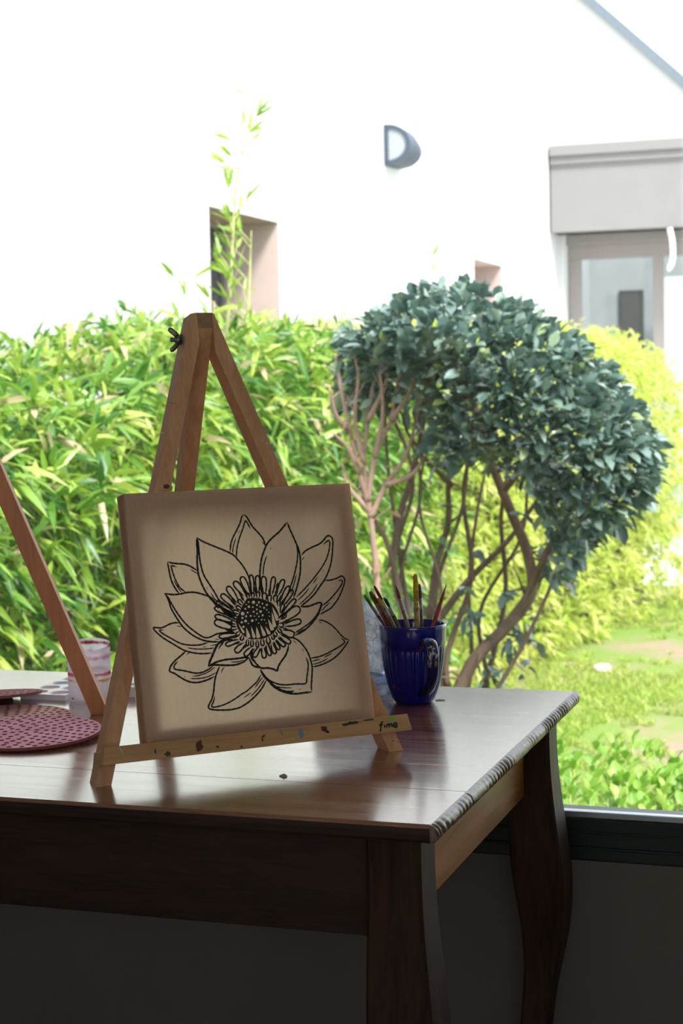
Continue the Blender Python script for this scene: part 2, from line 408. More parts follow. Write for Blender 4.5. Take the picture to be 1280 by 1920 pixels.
MB().box((-TW + 0.06, 0.090, AZ0), (-TW + 0.080, TD - 0.09, AZ1)).build('apron', M_tab_y, T, bevel=0.0015)
# cabriole legs: outer and inner outline as offsets with depth below the top
PO = [(0.0, 0.0), (0.06, 0.000), (0.12, 0.004), (0.17, 0.010), (0.22, 0.016), (0.27, 0.019), (0.32, 0.017), (0.37, 0.009), (0.42, -0.002), (0.48, -0.009), (0.54, -0.013), (0.60, -0.011), (0.66, -0.003), (0.70, 0.006), (0.7295, 0.010)]
PI_ = [(0.0, 0.0), (0.20, 0.0), (0.25, 0.003), (0.30, 0.011), (0.36, 0.017), (0.42, 0.016), (0.48, 0.011), (0.54, 0.005), (0.60, 0.004), (0.66, 0.010), (0.70, 0.016), (0.7295, 0.016)]
def ev(P, d):
    x = [p[0] for p in P]; y = [p[1] for p in P]
    return float(np.interp(d, x, y))
def smooth_ev(P, d): return sum(ev(P, d + o) for o in (-0.03, -0.015, 0, 0.015, 0.03)) / 5
def leg(xo, yo, sx, sy):
    """outer corner (xo, yo); sx, sy point from the table's middle outwards"""
    S = 0.0625; mb = MB(); n = 60; vs = []; c = 0.004
    for i in range(n + 1):
        d = 0.7295 * i / n
        o = smooth_ev(PO, d); q = smooth_ev(PI_, d)
        ox, oy = xo + sx * o, yo + sy * o
        ix, iy = xo - sx * (S - q), yo - sy * (S - q)
        z = AZ1 - d
        ring = [(ox, oy - sy * c), (ox - sx * c, oy), (ix + sx * c, oy), (ix, oy - sy * c), (ix, iy + sy * c), (ix + sx * c, iy), (ox - sx * c, iy), (ox, iy + sy * c)]
        vs += [(x, y, z) for x, y in ring]
    fs = [(i * 8 + k, i * 8 + (k + 1) % 8, (i + 1) * 8 + (k + 1) % 8, (i + 1) * 8 + k) for i in range(n) for k in range(8)]
    fs += [tuple(range(8)), tuple(n * 8 + k for k in range(8))]
    mb.add(vs, fs)
    return mb.build('leg', M_tab_z, T)
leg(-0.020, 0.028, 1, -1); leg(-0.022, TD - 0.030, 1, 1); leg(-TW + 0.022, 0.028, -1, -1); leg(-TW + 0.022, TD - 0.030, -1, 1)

# ------------------------------------------------------------------ easels
M_pine = wood('easel_pine', (0.42, 0.195, 0.085), (0.64, 0.35, 0.18), scale=(13, 13, 1.3), rough=0.55, bump=0.15, ring=5)
M_pine_x = wood('ledge_pine', (0.36, 0.18, 0.065), (0.56, 0.31, 0.14), scale=(1.3, 16, 16), rough=0.55, bump=0.15, ring=5)
M_orange = wood('orange_pine', (0.42, 0.14, 0.045), (0.60, 0.24, 0.09), scale=(13, 13, 1.3), rough=0.5, bump=0.15, ring=5)
M_end = wood('pine_end_grain', (0.20, 0.10, 0.05), (0.42, 0.24, 0.13), scale=(5, 5, 9), rough=0.7, bump=0.1)
M_steel = plain('dull_zinc', (0.22, 0.21, 0.20), 0.4, metal=0.9)
M_ink = plain('black_ink', (0.006, 0.006, 0.006), 0.7, var=0.0)
LN = 0.205; CL, SL = math.cos(LN), math.sin(LN); TLZ = 0.3435
U0 = 0.142
def E(u, v, w): return (u - U0, v * SL + w * CL, TLZ + v * CL - w * SL)
def v_at_floor(w): return (w * SL - TLZ) / CL
UX = Vector((0.7235, 0.6904, 0)); EYAW = math.atan2(UX.y, UX.x)
EORG = Vector((-0.4131, 0.1396, 0)) + UX * U0

STAIN_COL = [(0.09, 0.02, 0.015), (0.02, 0.05, 0.03), (0.06, 0.06, 0.16), (0.30, 0.33, 0.10), (0.5, 0.5, 0.48), (0.14, 0.22, 0.30)]
M_stain = [plain('dried_paint_%s' % n, c, 0.5) for n, c in zip(('maroon', 'green', 'violet', 'olive', 'white', 'blue'), STAIN_COL)]
def blob(mb, cu, cv, w, ru, rv, mi, seed, ang=0.0, thick=0.0004):
    rr = random.Random(seed); pts = []
    for k in range(14):
        a = 2 * math.pi * k / 14; q = 0.6 + 0.7 * rr.random()
        x, y = math.cos(a) * ru * q, math.sin(a) * rv * q
        pts.append((cu + x * math.cos(ang) - y * math.sin(ang), cv + x * math.sin(ang) + y * math.cos(ang)))
    mb.prism([E(u, v, w - thick) for u, v in pts], [E(u, v, w + thick) for u, v in pts], mi)

def easel(label, mats, loc, yaw, group, ledge=True):
    m_leg, m_led, m_rear = mats
    R = thing('table_easel', label, 'easel', loc, yaw, group)
    f, b = 0.033, 0.061
    def legpoly(uo_b, uo_t, ui_cut, sgn):
        slope = (uo_t - uo_b) / (0.2296 + 0.344)
        def ring(w):
            vb = v_at_floor(w)
            ob = uo_b + slope * (vb + 0.344)
            v_in = (ui_cut + sgn * 0.0 - (uo_b + sgn * 0.0199)) / slope - 0.344
            return [E(ob, vb, w), E(uo_t, 0.2296, w), E(ui_cut, 0.2312, w), E(ui_cut, v_in, w), E(ob + sgn * 0.0199, vb, w)]
        return MB().prism(ring(f), ring(b))
    l1 = legpoly(-0.0592, 0.1189, 0.1272, 1)
    if ledge:
        for k in range(3): blob(l1, 0.086 - k * 0.004, 0.115 + k * 0.0004, f, 0.0006, 0.0006, 1, 40 + k)
        blob(l1, 0.066, 0.078, f, 0.003, 0.0012, 2, 50, 0.2); blob(l1, 0.0655, 0.011, f, 0.0042, 0.003, 1, 51)
        blob(l1, 0.0105, -0.172, f, 0.0055, 0.0007, 2, 52, -0.75)
    l1.build('front_leg', [m_leg, M_stain[0], M_stain[4]], R, bevel=0.0006)
    l2 = legpoly(0.3490, 0.1502, 0.1473, -1)
    if ledge:
        blob(l2, 0.3365, -0.331, f, 0.0008, 0.001, 1, 60); blob(l2, 0.3422, -0.327, f, 0.0007, 0.0007, 1, 61); blob(l2, 0.3432, -0.333, f, 0.0007, 0.0007, 1, 62)
        blob(l2, 0.205, 0.06, f, 0.0025, 0.0006, 2, 63, -0.3)
    l2.build('front_leg', [m_leg, M_stain[0], M_stain[4]], R, bevel=0.0006)
    # rear leg with its blunt top filling the gap between the front legs
    dv, dw = -0.19, 0.125
    def down(v0, w0):
        t = (TLZ + v0 * CL - w0 * SL) / -(dv * CL - dw * SL)
        return (v0 + dv * t, w0 + dw * t)
    lo, hi = down(0.2096, 0.033), down(0.2228, 0.053)
    pw = [(0.231, 0.033), (0.2096, 0.033), lo, hi, (0.231, 0.0477)]
    mb = MB().prism([E(0.1275, v, w) for v, w in pw], [E(0.1470, v, w) for v, w in pw])
    rl = mb.build('rear_leg', m_rear, R, bevel=0.0006)
    MB().prism([E(0.1278, v, w) for v, w in ((0.2305, 0.0326), (0.2105, 0.0326), (0.2105, 0.0336), (0.2305, 0.0336))],
               [E(0.1467, v, w) for v, w in ((0.2305, 0.0326), (0.2105, 0.0326), (0.2105, 0.0336), (0.2305, 0.0336))]).build('end_grain', M_end, rl)
    # hinge bolt, wing nut
    bv, bw = 0.1994, 0.047
    bolt = MB()
    bolt.tube([E(0.094, bv, bw), E(0.166, bv, bw)], 0.0029, 12)
    bolt.tube([E(0.161, bv, bw), E(0.1635, bv, bw), E(0.1655, bv, bw)], [0.0062, 0.006, 0.0035], 16)
    bolt.build('bolt', M_steel, R)
    nut = MB()
    nut.tube([E(0.1085, bv, bw), E(0.1075, bv, bw), E(0.1070, bv, bw)], [0.0078, 0.0078, 0.006], 18)     # washer
    nut.tube([E(0.1068, bv, bw), E(0.1000, bv, bw)], [0.0058, 0.0040], 14)
    for s in (1, -1):
        nut.tube([E(0.1045, bv + s * 0.003, bw), E(0.1005, bv + s * 0.008, bw), E(0.0955, bv + s * 0.0125, bw), E(0.0925, bv + s * 0.0142, bw)],
                 [0.0030, 0.0033, 0.0034, 0.0022], 10, flat=0.5, side=(0, 0, 1))
    nut.build('wing_nut', M_steel, R)
    if ledge:
        prof = [(-0.0080, -0.3187), (-0.0080, -0.2983), (-0.0010, -0.2983), (-0.0010, -0.3032), (0.0328, -0.3032), (0.0328, -0.3187)]
        def end(u0, sl): return [E(u0 + sl * (v + 0.2983), v, w) for w, v in prof]
        lm = MB().prism(end(-0.0560, 0.19), end(0.3400, -0.22))
        W0 = -0.0080
        blob(lm, 0.061, -0.3075, W0, 0.0045, 0.0055, 1, 1, 0.5); blob(lm, 0.0595, -0.3125, W0, 0.0035, 0.003, 1, 2)
        blob(lm, 0.020, -0.3135, W0, 0.0045, 0.0028, 2, 3); blob(lm, 0.0055, -0.309, W0, 0.0014, 0.004, 3, 4)
        blob(lm, -0.036, -0.3035, W0, 0.0007, 0.0045, 5, 5, 0.6); blob(lm, 0.083, -0.312, W0, 0.002, 0.0015, 1, 6)
        blob(lm, 0.1135, -0.3155, W0, 0.002, 0.002, 2, 7); blob(lm, 0.143, -0.306, W0, 0.003, 0.0015, 1, 8, 0.5); blob(lm, 0.1415, -0.310, W0, 0.0012, 0.0025, 1, 9)
        blob(lm, 0.167, -0.304, W0, 0.0014, 0.004, 6, 10, 0.4); blob(lm, 0.193, -0.308, W0, 0.003, 0.007, 6, 11, 0.2); blob(lm, 0.186, -0.3125, W0, 0.0025, 0.004, 4, 12)
        blob(lm, 0.2235, -0.305, W0, 0.0045, 0.004, 1, 13, -0.9); blob(lm, 0.2275, -0.309, W0, 0.0040, 0.0018, 1, 14, -0.7)
        blob(lm, 0.262, -0.302, W0, 0.012, 0.0022, 2, 15, 0.05); blob(lm, 0.285, -0.3005, W0, 0.01, 0.0012, 2, 16)
        blob(lm, 0.316, -0.306, W0, 0.0065, 0.0065, 4, 17, 0.2); blob(lm, 0.323, -0.3155, W0, 0.0028, 0.0035, 4, 18)
        le = lm.build('canvas_ledge', [m_led] + M_stain, R, bevel=0.0005)
        tb = MB()
        for st in TEXT: ribbon(tb, [(u / 1e4, v / 1e4) for u, v in st], 0.0020, lambda u, v: E(u, v, -0.0086), taper=False)
        tb.build('lettering', M_ink, le, fix=False)
    return R

def ribbon(mb, pts, width, f3, taper=True, step=0.0012):
    """an inked line as a thin flat strip with round or tapered ends"""
    C = catmull(pts, step); n = len(C); L = [0.0]
    for a, b in zip(C[:-1], C[1:]): L.append(L[-1] + float(np.linalg.norm(b - a)))
    tot = max(L[-1], 1e-6); vs = []
    for i in range(n):
        t = C[min(i + 1, n - 1)] - C[max(i - 1, 0)]; t = t / (np.linalg.norm(t) + 1e-12); nn = np.array((-t[1], t[0]))
        e = min(L[i], tot - L[i])
        k = min(1.0, 0.25 + e / (0.006 if taper else 0.0012)) if taper else min(1.0, 0.6 + e / 0.0012)
        h = width / 2 * k * (1 + 0.10 * math.sin(L[i] * 900 + pts[0][0] * 500))
        p, q = C[i] + nn * h, C[i] - nn * h
        vs += [f3(p[0], p[1]), f3(q[0], q[1])]
    mb.add(vs, [(2 * i, 2 * i + 1, 2 * i + 3, 2 * i + 2) for i in range(n - 1)])

